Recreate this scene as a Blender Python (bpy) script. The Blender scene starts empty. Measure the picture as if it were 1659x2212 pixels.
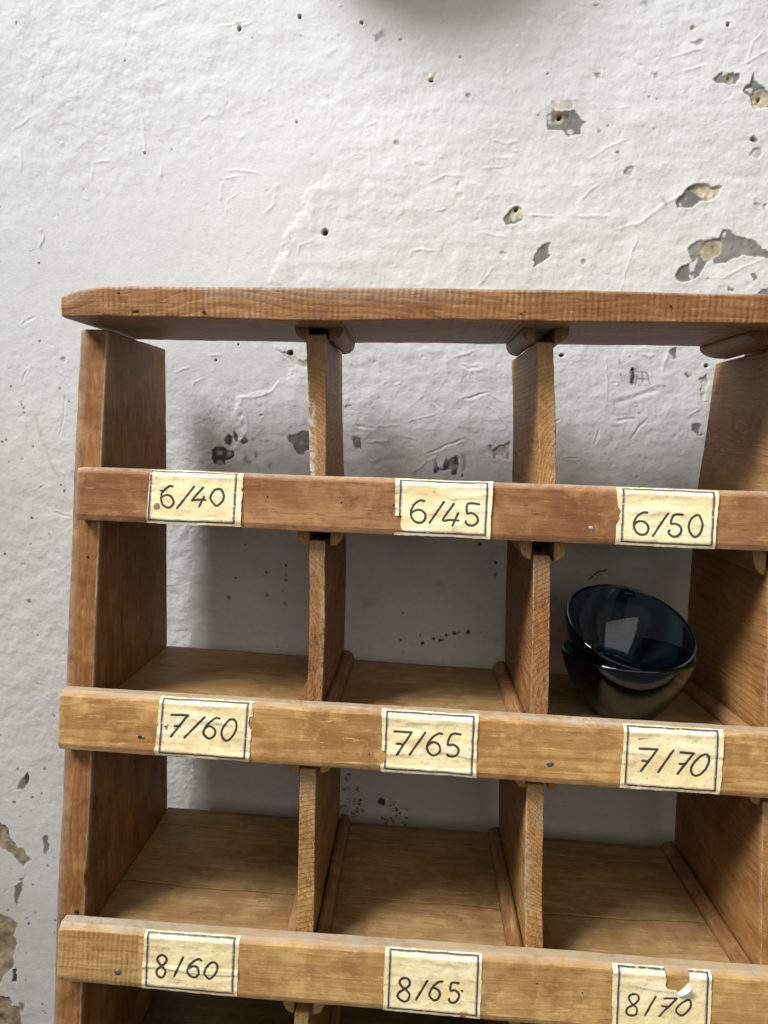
import bpy, bmesh, math, random
import numpy as np
from mathutils import Vector, Matrix, noise as mnoise
C = bpy.context.scene.collection
scene = bpy.context.scene

# ------------------------------------------------------------------ camera, world, lamps, exposure
cd = bpy.data.cameras.new('camera'); cam = bpy.data.objects.new('camera', cd); C.objects.link(cam)
r_ = Vector((0.99853899, 0.04749898, 0.02576303)); u_ = Vector((-0.03043087, 0.1003254, 0.9944892)); f_ = Vector((-0.04465254, 0.99382024, -0.10162426))
M = Matrix((r_, u_, -f_)).transposed().to_4x4(); M.translation = (.2387, -.7085, 0)
cam.matrix_world = M
cd.sensor_fit = 'HORIZONTAL'; cd.sensor_width = 36; cd.lens = 36*1639.64/1659; cd.clip_start = .01; cd.clip_end = 50
scene.camera = cam
w = bpy.data.worlds.new('World'); scene.world = w; w.use_nodes = True
bg = w.node_tree.nodes['Background']; bg.inputs[0].default_value = (1, .96, .91, 1); bg.inputs[1].default_value = .125

def area(name, pos, target, sx, sy, energy, col, spread=180):
    l = bpy.data.lights.new(name, 'AREA'); l.shape = 'RECTANGLE'; l.size = sx; l.size_y = sy
    l.energy = energy; l.color = col; l.spread = math.radians(spread)
    o = bpy.data.objects.new(name, l); C.objects.link(o); o.location = pos
    o.rotation_euler = (Vector(target)-Vector(pos)).to_track_quat('-Z', 'Y').to_euler()
    return o
LD = Vector((-.51, -.41, .76)).normalized()
area('window_light', Vector((.25, 0, .1))+LD*3.2, (.62, 0, .0), .95, 1.45, 22.4, (.96, .985, 1), 52)
area('room_light', (.5, -2.7, 1.2), (.25, 0, 0), 3.6, 2.6, 38, (1, .94, .85))
scene.view_settings.view_transform = 'Standard'; scene.view_settings.look = 'None'
scene.view_settings.exposure = 0; scene.view_settings.gamma = 1
scene.render.engine = 'CYCLES'
scene.cycles.use_denoising = True; scene.cycles.max_bounces = 14; scene.cycles.diffuse_bounces = 6
scene.cycles.transmission_bounces = 14; scene.cycles.glossy_bounces = 6
scene.cycles.sample_clamp_indirect = 2.5
scene.cycles.caustics_reflective = False; scene.cycles.caustics_refractive = False
scene.render.resolution_x = 768; scene.render.resolution_y = 1024

# ------------------------------------------------------------------ measured data (metres, on the wall plane / on the rail faces)
POLYS=[('g',[(0.3464,0.3037),(0.3506,0.3043),(0.3542,0.2966),(0.3615,0.2977),(0.3709,0.3012),(0.3765,0.2943),(0.383,0.2917),(0.3779,0.2866),(0.3773,0.2794),(0.3679,0.2763),(0.3613,0.2803),(0.3485,0.2823),(0.3469,0.2925)]),('w',[(0.3515,0.3078),(0.3684,0.3089),(0.3698,0.3018),(0.3615,0.2987),(0.3541,0.2987)]),('g',[(0.3382,0.2969),(0.3425,0.2965),(0.3416,0.2939),(0.339,0.2945)]),('g',[(0.4968,0.3278),(0.5048,0.3322),(0.5182,0.3323),(0.5185,0.3289),(0.5167,0.3239),(0.5097,0.3214),(0.4981,0.3238)]),('g',[(0.5234,0.3179),(0.5281,0.3239),(0.5291,0.3329),(0.5321,0.3259),(0.5407,0.321),(0.5464,0.314),(0.5471,0.304),(0.5337,0.3039),(0.5279,0.3119)]),('g',[(0.5303,0.2796),(0.5343,0.2821),(0.5377,0.2777),(0.5348,0.2752),(0.531,0.276)]),('l',[(0.4189,0.2449),(0.4254,0.2507),(0.4294,0.2471),(0.4269,0.2419),(0.4216,0.2428)]),('l',[(0.5342,0.2695),(0.5413,0.2716),(0.5448,0.2666),(0.539,0.2604),(0.5335,0.2644)]),('g',[(0.4693,0.2227),(0.4741,0.23),(0.4822,0.2357),(0.4968,0.2364),(0.5105,0.236),(0.5078,0.2294),(0.4977,0.223),(0.4904,0.223),(0.4876,0.2178),(0.4793,0.2146),(0.4708,0.2155)]),('t',[(0.4783,0.2311),(0.4853,0.2357),(0.5105,0.236),(0.5078,0.2294),(0.4977,0.2237),(0.4891,0.2265),(0.4827,0.227)]),('g',[(0.3102,0.2035),(0.3163,0.2115),(0.3238,0.2137),(0.3304,0.2106),(0.3287,0.2001),(0.3137,0.1985)]),('t',[(0.3154,0.2084),(0.3227,0.2133),(0.33,0.2106),(0.3279,0.2033),(0.32,0.2021)]),('g',[(0.3398,0.1697),(0.3438,0.1772),(0.3499,0.1836),(0.3531,0.1847),(0.3514,0.1741),(0.3547,0.1731),(0.3495,0.1688),(0.3455,0.1634),(0.3409,0.1602),(0.3393,0.1655)]),('g',[(0.4715,0.1549),(0.4743,0.1612),(0.4825,0.1656),(0.4864,0.1709),(0.4817,0.1781),(0.4856,0.1834),(0.4981,0.1867),(0.5043,0.1889),(0.5127,0.189),(0.5143,0.1963),(0.5217,0.1954),(0.5335,0.1924),(0.5444,0.1874),(0.5512,0.1802),(0.5566,0.1792),(0.5571,0.1719),(0.5434,0.1728),(0.5347,0.1758),(0.5286,0.1725),(0.5205,0.1682),(0.5099,0.1681),(0.5075,0.1722),(0.5016,0.1659),(0.4977,0.1616),(0.4897,0.1541),(0.4814,0.1497),(0.4729,0.1496)]),('t',[(0.4933,0.1793),(0.5002,0.1868),(0.5085,0.1885),(0.5161,0.1859),(0.5145,0.1786),(0.5075,0.1722),(0.5003,0.169),(0.4938,0.172)]),('g',[(0.5424,0.157),(0.5466,0.1582),(0.549,0.154),(0.545,0.1508)]),('t',[(0.5214,0.1405),(0.5221,0.1462),(0.5255,0.1431),(0.5292,0.1406)]),('g',[(0.55,0.1403),(0.5529,0.1446),(0.559,0.1468),(0.5595,0.1405)]),('s',[(0.4553,0.2267),(0.4584,0.2278),(0.462,0.2216),(0.4615,0.2133),(0.4591,0.2164),(0.4557,0.2215)]),('s',[(0.4251,0.3971),(0.4334,0.3971),(0.4305,0.3932),(0.4274,0.3942)]),('w',[(0.2325,0.3316),(0.2442,0.3327),(0.2433,0.3266),(0.2359,0.3235)]),('l',[(0.4709,0.36),(0.48,0.362),(0.4849,0.3606),(0.4825,0.3567),(0.4762,0.357)]),('l',[(0.3861,0.3323),(0.3934,0.3333),(0.3947,0.3283),(0.3895,0.3273)]),('l',[(0.4383,0.3339),(0.4434,0.3351),(0.4443,0.3305),(0.4406,0.3295)]),('w',[(0.542,0.2201),(0.5482,0.221),(0.5507,0.2154),(0.5429,0.2139)]),('t',[(0.5499,0.2206),(0.5534,0.2206),(0.5538,0.2155),(0.5506,0.2165)]),('s',[(0.1833,0.3689),(0.1896,0.371),(0.1971,0.3714),(0.1966,0.3649),(0.1866,0.3625)]),('g',[(0.384,0.3912),(0.3881,0.3916),(0.3872,0.39)]),('w',[(0.0549,0.3758),(0.0604,0.3772),(0.0615,0.3717),(0.0561,0.3717)]),('d',[(0.0341,-0.0192),(0.0398,-0.0162),(0.0446,-0.0156),(0.0474,-0.0197),(0.0551,-0.0209),(0.0565,-0.0247),(0.0522,-0.0281),(0.0475,-0.0301),(0.0475,-0.0343),(0.0437,-0.0354),(0.038,-0.0332),(0.0351,-0.0257)]),('d',[(0.046,-0.0076),(0.0493,-0.0042),(0.0536,-0.0069),(0.0522,-0.0149),(0.0465,-0.0127)]),('d',[(0.0536,-0.0065),(0.0568,-0.0003),(0.0602,-0.0054),(0.0616,-0.0109),(0.0564,-0.0106)]),('d',[(0.0645,-0.0109),(0.0697,-0.0056),(0.0721,-0.0088),(0.0711,-0.014),(0.0669,-0.0136)]),('s',[(0.0669,-0.0211),(0.0698,-0.0206),(0.0712,-0.0266),(0.0746,-0.0322),(0.0723,-0.0341),(0.068,-0.0333)]),('s',[(0.0774,-0.0218),(0.0826,-0.0221),(0.0832,-0.0329),(0.0828,-0.0423),(0.078,-0.0424),(0.0784,-0.0339)]),('g',[(0.1107,-0.0041),(0.1173,-0.0025),(0.1257,0.001),(0.1314,-0.0012),(0.1343,-0.009),(0.133,-0.0165),(0.126,-0.0181),(0.1242,-0.0214),(0.1185,-0.0216),(0.1142,-0.018),(0.1141,-0.0133),(0.1099,-0.0097)]),('s',[(0.0922,-0.0354),(0.0941,-0.0316),(0.0936,-0.0373)]),('s',[(0.0232,-0.0336),(0.0246,-0.0309),(0.0294,-0.0343),(0.0237,-0.0354)]),('s',[(0.0843,-0.0075),(0.0919,-0.0072),(0.0891,-0.0097),(0.0853,-0.0094)]),('w',[(0.0999,0.0776),(0.1087,0.0787),(0.1115,0.0797),(0.1152,0.078),(0.119,0.0726),(0.1219,0.0708),(0.1265,0.0732),(0.1276,0.0627),(0.1135,0.0665),(0.1097,0.0706)]),('d',[(0.0999,0.0775),(0.1087,0.0784),(0.1106,0.0756),(0.105,0.0764)]),('s',[(0.0735,-0.0097),(0.0758,-0.0068),(0.0787,-0.0063),(0.0782,-0.0082)]),('s',[(0.0141,-0.0333),(0.016,-0.0311),(0.0174,-0.0328)]),('g',[(0.1718,-0.0043),(0.181,-0.0026),(0.1826,-0.0056),(0.1807,-0.0143),(0.1751,-0.0144),(0.1725,-0.0104)]),('d',[(0.2511,-0.0246),(0.253,-0.0225),(0.2552,-0.0265),(0.2563,-0.0306),(0.2534,-0.0348),(0.2514,-0.0343)]),('d',[(0.2558,-0.0296),(0.2604,-0.029),(0.2604,-0.031),(0.2564,-0.0314)]),('d',[(0.2597,-0.0254),(0.2626,-0.0197),(0.2662,-0.0222),(0.2722,-0.0185),(0.2753,-0.0209),(0.2746,-0.0281),(0.2738,-0.0362),(0.2698,-0.0379),(0.2681,-0.0313),(0.2604,-0.031)]),('s',[(0.2783,-0.0178),(0.2813,-0.0177),(0.2831,-0.0258),(0.2818,-0.0319),(0.2793,-0.033)]),('d',[(0.2774,-0.0366),(0.2805,-0.036),(0.2801,-0.0401),(0.2781,-0.0402)]),('s',[(0.2331,-0.0374),(0.235,-0.0343),(0.2361,-0.0373),(0.2337,-0.0404)]),('w',[(0.3032,-0.009),(0.3094,-0.0119),(0.3163,-0.0077),(0.3252,-0.0039),(0.3269,-0.0084),(0.3245,-0.0231),(0.3149,-0.0219),(0.3066,-0.017)]),('g',[(0.3076,-0.016),(0.3106,-0.0154),(0.3098,-0.022),(0.308,-0.021)]),('g',[(0.3032,-0.009),(0.3062,-0.0079),(0.3093,-0.0099),(0.3064,-0.0109)]),('g',[(0.164,0.0244),(0.1727,0.0269),(0.1692,0.024),(0.1643,0.0223)]),('s',[(0.2613,-0.0407),(0.2669,-0.0405),(0.2654,-0.0421),(0.2623,-0.0422)]),('g',[(0.4722,0.0832),(0.4738,0.0864),(0.4798,0.0865),(0.4799,0.0778),(0.4781,0.0769),(0.4742,0.08)]),('g',[(0.4886,0.0642),(0.4907,0.067),(0.4957,0.0676),(0.4956,0.0625),(0.492,0.0606)]),('g',[(0.4972,0.0175),(0.5031,0.0186),(0.5068,0.0182),(0.5072,0.0061),(0.5021,0.0064),(0.498,0.0115)]),('w',[(0.503,0.0617),(0.5083,0.0637),(0.5084,0.0359),(0.5061,0.0294)]),('y',[(0.2456,-0.1482),(0.2557,-0.1427),(0.27,-0.1401),(0.2803,-0.1428),(0.2744,-0.1483),(0.26,-0.1488)]),('y',[(0.1861,-0.1651),(0.2005,-0.1603),(0.2028,-0.1687),(0.1883,-0.1734)]),('y',[(0.4087,-0.1353),(0.4156,-0.1287),(0.4248,-0.1258),(0.422,-0.1317),(0.414,-0.1384)]),('k',[(0.2027,-0.3732),(0.2079,-0.3693),(0.2127,-0.3721),(0.2129,-0.3789),(0.2082,-0.3779),(0.2046,-0.3768)]),('g',[(-0.1662,-0.3649),(-0.1605,-0.3599),(-0.1588,-0.3683),(-0.1646,-0.3781),(-0.1711,-0.3784),(-0.1701,-0.3727)]),('d',[(-0.1643,-0.3629),(-0.1605,-0.3599),(-0.1589,-0.3687),(-0.1626,-0.3714)]),('g',[(-0.1444,-0.4323),(-0.1398,-0.432),(-0.1381,-0.4435),(-0.1411,-0.4523),(-0.1448,-0.4496)]),('g',[(-0.1766,-0.4881),(-0.1689,-0.4819),(-0.1682,-0.4915),(-0.1733,-0.5094),(-0.1752,-0.5076)]),('b',[(-0.1934,-0.4138),(-0.1806,-0.4236),(-0.179,-0.4341),(-0.1736,-0.4425),(-0.167,-0.4412),(-0.1589,-0.4561),(-0.1685,-0.4644),(-0.1739,-0.455),(-0.1831,-0.4468),(-0.1942,-0.4426)]),('b',[(-0.1962,-0.5186),(-0.1812,-0.5216),(-0.1738,-0.5291),(-0.1807,-0.5413),(-0.1781,-0.551),(-0.1826,-0.5771),(-0.1985,-0.6021)]),('d',[(-0.1826,-0.5791),(-0.1778,-0.5788),(-0.1773,-0.5947),(-0.1821,-0.596)]),('b',[(-0.1988,-0.6141),(-0.1874,-0.6174),(-0.1838,-0.6273),(-0.1743,-0.6287),(-0.1709,-0.6487),(-0.1998,-0.6506)]),('b',[(-0.177,-0.6228),(-0.1703,-0.6244),(-0.1715,-0.6346)])]
CIRCS=[('t',0.3568,0.2936,0.0051),('h',0.3575,0.2936,0.0019),('t',0.5098,0.3282,0.0037),('h',0.5092,0.3286,0.001),('t',0.5377,0.3116,0.0086),('h',0.5362,0.3119,0.0017),('h',0.534,0.2772,0.001),('h',0.3222,0.2112,0.0019),('h',0.2391,0.3249,0.0019),('t',0.4738,0.3725,0.0022),('h',0.5043,0.3741,0.0017),('g',0.413,0.264,0.0017),('g',0.4027,0.2886,0.0011),('g',0.4385,0.3134,0.001),('g',0.4473,0.3118,0.0009),('g',0.4772,0.3106,0.0009),('l',0.3859,0.1655,0.0024),('l',0.3123,0.1697,0.0028),('l',0.2742,0.312,0.0025),('g',0.3461,0.3331,0.001),('g',0.264,0.3469,0.0012),('g',0.2102,0.3625,0.0008),('w',0.2684,0.2229,0.003),('w',0.2673,0.234,0.002),('w',0.2084,0.2694,0.0026),('w',0.5025,0.1532,0.0017),('g',0.2102,0.3625,0.001),('s',0.395,0.283,0.0015),('s',0.4253,0.2153,0.0013),('s',0.408,0.2131,0.001),('h',0.142,0.1903,0.0029),('h',0.0593,0.3723,0.0018),('h',0.1157,0.3817,0.0015),('h',0.1736,0.379,0.0015),('h',0.1136,0.2894,0.0009),('h',-0.0309,0.2604,0.0007),('g',0.0713,0.3646,0.0009),('g',0.1179,0.3647,0.0007),('g',-0.0162,0.336,0.0006),('g',-0.1308,0.33,0.0009),('g',-0.0493,0.3427,0.0013),('g',-0.1544,0.3775,0.0014),('h',-0.1378,0.1582,0.0007),('s',-0.0648,0.2453,0.0015),('h',0.1111,0.077,0.0022),('h',0.0603,0.0834,0.0008),('h',0.0381,0.0677,0.0008),('g',0.0088,-0.0307,0.0007),('g',0.005,-0.0331,0.0005),('g',0.0321,0.0112,0.0006),('l',0.0832,0.0168,0.0011),('g',0.0263,0.0099,0.0004),('s',0.2384,-0.0263,0.0009),('s',0.2445,-0.0258,0.0011),('s',0.2452,-0.034,0.0013),('s',0.2339,-0.0312,0.0009),('s',0.1786,0.0126,0.0008),('s',0.1847,0.0132,0.0008),('s',0.1767,0.0085,0.0006),('g',0.1976,0.06,0.0007),('g',0.1738,0.0436,0.0005),('h',0.3714,0.079,0.0016),('h',0.4386,0.0675,0.0008),('h',0.5069,0.0718,0.0018),('g',0.4456,0.0259,0.0008),('g',0.4355,0.0799,0.0008),('g',0.4165,-0.0119,0.0006),('s',0.4949,-0.0405,0.0017),('l',0.4485,-0.0337,0.0011),('g',0.4384,0.0552,0.0013),('k',0.0593,-0.1453,0.0012),('k',0.0685,-0.1128,0.0008),('k',0.1094,-0.1314,0.0011),('k',0.109,-0.1467,0.0011),('k',0.1096,-0.1415,0.0008),('k',0.0893,-0.1396,0.0014),('k',0.1066,-0.1574,0.0009),('k',0.2255,-0.2028,0.0012),('k',0.2258,-0.1759,0.0008),('k',0.2993,-0.1049,0.0016),('k',0.3153,-0.1229,0.0016),('s',0.0855,-0.1417,0.0031),('s',0.0688,-0.157,0.0034),('s',0.0531,-0.1667,0.0025),('s',0.0899,-0.1643,0.0021),('s',0.1089,-0.1704,0.0021),('s',0.3157,-0.1343,0.0021),('k',0.2469,-0.2047,0.0019),('k',0.2576,-0.2015,0.0016),('k',0.2638,-0.2028,0.0017),('k',0.2669,-0.2029,0.0013),('k',0.2709,-0.1974,0.0019),('k',0.2791,-0.1954,0.0018),('k',0.2825,-0.1938,0.0011),('k',0.2924,-0.1928,0.0023),('k',0.3047,-0.1923,0.0008),('k',0.244,-0.1967,0.0008),('y',0.3214,-0.1984,0.0033),('y',0.3735,-0.1581,0.0055),('s',0.3997,-0.1442,0.0029),('k',0.1738,-0.3495,0.0009),('k',0.1785,-0.3463,0.0008),('s',0.178,-0.3484,0.0008),('s',0.175,-0.3498,0.001),('s',0.1791,-0.3495,0.0008),('s',0.1768,-0.3513,0.0006),('s',0.1756,-0.3515,0.001),('k',0.1764,-0.346,0.001),('s',0.1752,-0.3471,0.001),('k',0.1722,-0.3625,0.0008),('s',0.1733,-0.3628,0.0004),('s',0.1724,-0.3654,0.0006),('s',0.1732,-0.3596,0.0009),('k',0.1724,-0.3605,0.0005),('k',0.1749,-0.3593,0.0009),('k',0.1727,-0.3616,0.001),('k',0.1711,-0.362,0.0009),('k',0.1744,-0.3591,0.0004),('s',0.1753,-0.3601,0.0007),('k',0.1766,-0.3598,0.0008),('s',0.1773,-0.362,0.0008),('s',0.1771,-0.3644,0.0006),('s',0.1754,-0.3588,0.0005),('k',0.186,-0.3607,0.0004),('s',0.1868,-0.3622,0.0004),('s',0.1849,-0.3627,0.0005),('k',0.1867,-0.3598,0.0005),('k',0.1857,-0.3636,0.0005),('k',0.1839,-0.3644,0.0006),('k',0.1835,-0.3614,0.0007),('s',0.1853,-0.361,0.0005),('k',0.1853,-0.3589,0.0009),('k',0.1848,-0.3618,0.0008),('s',0.185,-0.3814,0.001),('k',0.1856,-0.384,0.0004),('k',0.1856,-0.3864,0.0006),('k',0.1905,-0.3836,0.0009),('k',0.1885,-0.3792,0.0007),('s',0.1854,-0.3862,0.001),('k',0.1848,-0.3826,0.001),('s',0.19,-0.386,0.0007),('k',0.1892,-0.3849,0.0008),('k',0.1881,-0.3818,0.0007),('k',0.1883,-0.3848,0.0004),('s',0.1881,-0.3813,0.0008),('k',0.1845,-0.3856,0.0008),('k',0.1854,-0.3846,0.0004),('k',0.1892,-0.3832,0.0007),('s',0.1897,-0.3836,0.0005),('k',0.1832,-0.3867,0.0004),('s',0.1842,-0.3885,0.0004),('s',0.1818,-0.3891,0.0005),('k',0.184,-0.3854,0.0006),('k',0.1828,-0.3902,0.0005),('k',0.1806,-0.3912,0.0006),('k',0.1801,-0.3874,0.0007),('s',0.1823,-0.3869,0.0005),('k',0.1823,-0.3843,0.0009),('k',0.1817,-0.388,0.0009),('s',0.1826,-0.3856,0.0003),('k',0.1795,-0.3858,0.0006),('s',0.1731,-0.3796,0.0005),('k',0.1689,-0.3823,0.001),('k',0.17,-0.379,0.0004),('k',0.173,-0.3831,0.0007),('s',0.1701,-0.3813,0.0008),('k',0.1702,-0.3795,0.0008),('s',0.1698,-0.3831,0.0005),('k',0.1686,-0.3804,0.0006),('s',0.1691,-0.383,0.0005),('s',0.1692,-0.3825,0.0006),('k',0.1738,-0.38,0.001),('k',0.1725,-0.3794,0.0008),('k',0.1696,-0.3833,0.0005),('k',0.1714,-0.3815,0.0005),('k',0.2184,-0.3778,0.0007),('s',0.226,-0.3814,0.001),('k',0.221,-0.374,0.0006),('k',0.2181,-0.3775,0.0005),('s',0.2185,-0.3816,0.0005),('k',0.2242,-0.3734,0.0006),('k',0.2224,-0.3754,0.0008),('k',0.2194,-0.376,0.0007),('k',0.2261,-0.3795,0.001),('k',0.2227,-0.383,0.0006),('k',0.2161,-0.3782,0.0004),('k',0.2252,-0.3785,0.001),('s',0.222,-0.3733,0.0009),('k',0.2241,-0.3792,0.001),('k',0.2186,-0.3813,0.0005),('k',0.2186,-0.3771,0.0004),('s',0.225,-0.385,0.001),('s',0.2269,-0.3892,0.0007),('k',0.2291,-0.3847,0.001),('k',0.2294,-0.387,0.0005),('k',0.2257,-0.3825,0.0004),('k',0.2245,-0.388,0.0007),('k',0.2294,-0.3892,0.0007),('k',0.2257,-0.3816,0.0011),('k',0.2288,-0.3817,0.0004),('k',0.2256,-0.3868,0.0009),('k',0.2287,-0.3853,0.0006),('k',0.2266,-0.3841,0.0005),('s',0.2279,-0.3832,0.001),('k',0.2267,-0.3811,0.0006),('s',0.236,-0.3883,0.0008),('s',0.2359,-0.3887,0.0009),('s',0.2394,-0.3882,0.0007),('k',0.2359,-0.3898,0.0006),('k',0.2353,-0.3891,0.0009),('s',0.2364,-0.3894,0.0009),('s',0.2196,-0.3914,0.0005),('k',0.223,-0.3931,0.0009),('k',0.2202,-0.3909,0.001),('k',0.2215,-0.391,0.0005),('k',0.2207,-0.3898,0.0004),('k',0.2194,-0.3904,0.0007),('k',0.2206,-0.3931,0.0005),('k',0.2205,-0.3928,0.0005),('k',0.2141,-0.3929,0.0009),('k',0.2148,-0.3924,0.0006),('s',0.2148,-0.3972,0.001),('k',0.2147,-0.3958,0.0008),('k',0.2158,-0.3973,0.0009),('s',0.2172,-0.3987,0.0007),('s',0.217,-0.3943,0.0008),('s',0.2177,-0.3941,0.0007),('k',0.2151,-0.3992,0.0004),('k',0.2151,-0.3953,0.0005),('k',0.2169,-0.3931,0.0007),('s',0.2146,-0.3981,0.0005),('k',0.2345,-0.3969,0.0006),('s',0.234,-0.3984,0.0008),('k',0.2352,-0.3972,0.001),('s',0.2347,-0.3953,0.0007),('s',0.2339,-0.3969,0.0004),('k',0.2324,-0.3949,0.0007),('k',0.2111,-0.3913,0.001),('k',0.2114,-0.3904,0.0003),('k',0.2138,-0.3905,0.0005),('s',0.2122,-0.3892,0.0005),('k',0.2098,-0.3899,0.0009),('s',0.2135,-0.3905,0.001),('s',0.2135,-0.3868,0.0004),('s',0.2346,-0.3798,0.0005),('k',0.2358,-0.3799,0.0011),('s',0.2339,-0.3801,0.001),('k',0.2342,-0.3798,0.0004),('s',0.1764,-0.3777,0.0007),('s',0.1814,-0.3757,0.0006),('s',0.1784,-0.3746,0.0005),('s',0.1811,-0.3772,0.0007),('k',0.1808,-0.3749,0.0009),('k',0.1818,-0.3773,0.0008),('s',0.1753,-0.3712,0.0009),('k',0.1819,-0.3718,0.0009),('k',0.1772,-0.3706,0.0004),('k',0.1839,-0.3741,0.0004),('s',0.1746,-0.3707,0.0005),('k',0.1768,-0.3744,0.0009),('k',0.187,-0.3724,0.001),('k',0.1849,-0.3769,0.0007),('k',0.186,-0.3742,0.0006),('k',0.1855,-0.3771,0.0011),('k',0.1867,-0.3731,0.0008),('k',0.1864,-0.3766,0.001),('s',0.1839,-0.3745,0.0009),('k',0.1875,-0.3733,0.0005),('k',0.2061,-0.3654,0.0006),('k',0.1771,-0.3402,0.0009),('s',0.3088,-0.3824,0.0011),('s',0.2182,-0.3562,0.0006),('s',0.224,-0.3598,0.0006),('k',0.2186,-0.3697,0.0009),('g',-0.1546,-0.3871,0.0016),('g',-0.1444,-0.3828,0.0015),('g',-0.1743,-0.3928,0.0019),('g',-0.1649,-0.3914,0.0007),('g',-0.1404,-0.4619,0.0013),('g',-0.1688,-0.4789,0.002),('g',-0.1571,-0.4851,0.0013),('g',-0.1844,-0.514,0.0011),('g',-0.1405,-0.3562,0.0015),('g',-0.1706,-0.3567,0.0015),('g',-0.1568,-0.4024,0.0007),('g',-0.1331,-0.5237,0.0013),('g',-0.1343,-0.5366,0.0009),('g',-0.1677,-0.5941,0.0011),('g',-0.1539,-0.4385,0.0009),('g',-0.1627,-0.4563,0.0009),('g',-0.1802,-0.466,0.0008),('g',-0.1651,-0.5621,0.0008),('g',-0.1471,-0.2654,0.001),('g',-0.1858,-0.3204,0.001),('g',-0.1298,-0.2979,0.0011),('g',-0.1624,-0.5284,0.0015),('g',-0.1546,-0.5162,0.0009),('g',-0.1485,-0.629,0.001),('g',-0.1642,-0.5226,0.0009),('g',-0.1466,-0.6309,0.0012),('g',-0.1492,-0.621,0.0009),('g',-0.1566,-0.5656,0.0009),('g',-0.1681,-0.4086,0.0007),('k',-0.1384,0.0834,0.0012),('k',-0.1538,0.0129,0.0011),('k',-0.1569,0.0216,0.0013),('k',-0.1545,0.0177,0.001),('k',-0.1726,-0.014,0.0013),('k',-0.1773,-0.0165,0.0012),('k',-0.145,-0.0366,0.0006),('k',-0.1698,-0.0361,0.0008),('k',-0.1565,-0.0316,0.0008),('k',-0.1142,-0.0656,0.0013),('k',-0.1177,-0.0593,0.001),('g',-0.1236,-0.0806,0.0017),('k',-0.1495,-0.0912,0.0013),('k',-0.1324,-0.1083,0.0008),('k',-0.1772,-0.1291,0.0014),('g',-0.154,-0.1775,0.0022),('k',-0.1463,-0.2125,0.0009),('k',-0.1455,-0.0197,0.001),('k',-0.1364,-0.0606,0.0008),('k',-0.1078,0.024,0.001),('k',-0.1173,0.0352,0.0009),('k',-0.168,0.0372,0.001),('k',-0.151,-0.1183,0.0009),('y',-0.1493,-0.083,0.0023),('l',-0.1144,0.0644,0.0029)]
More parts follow.
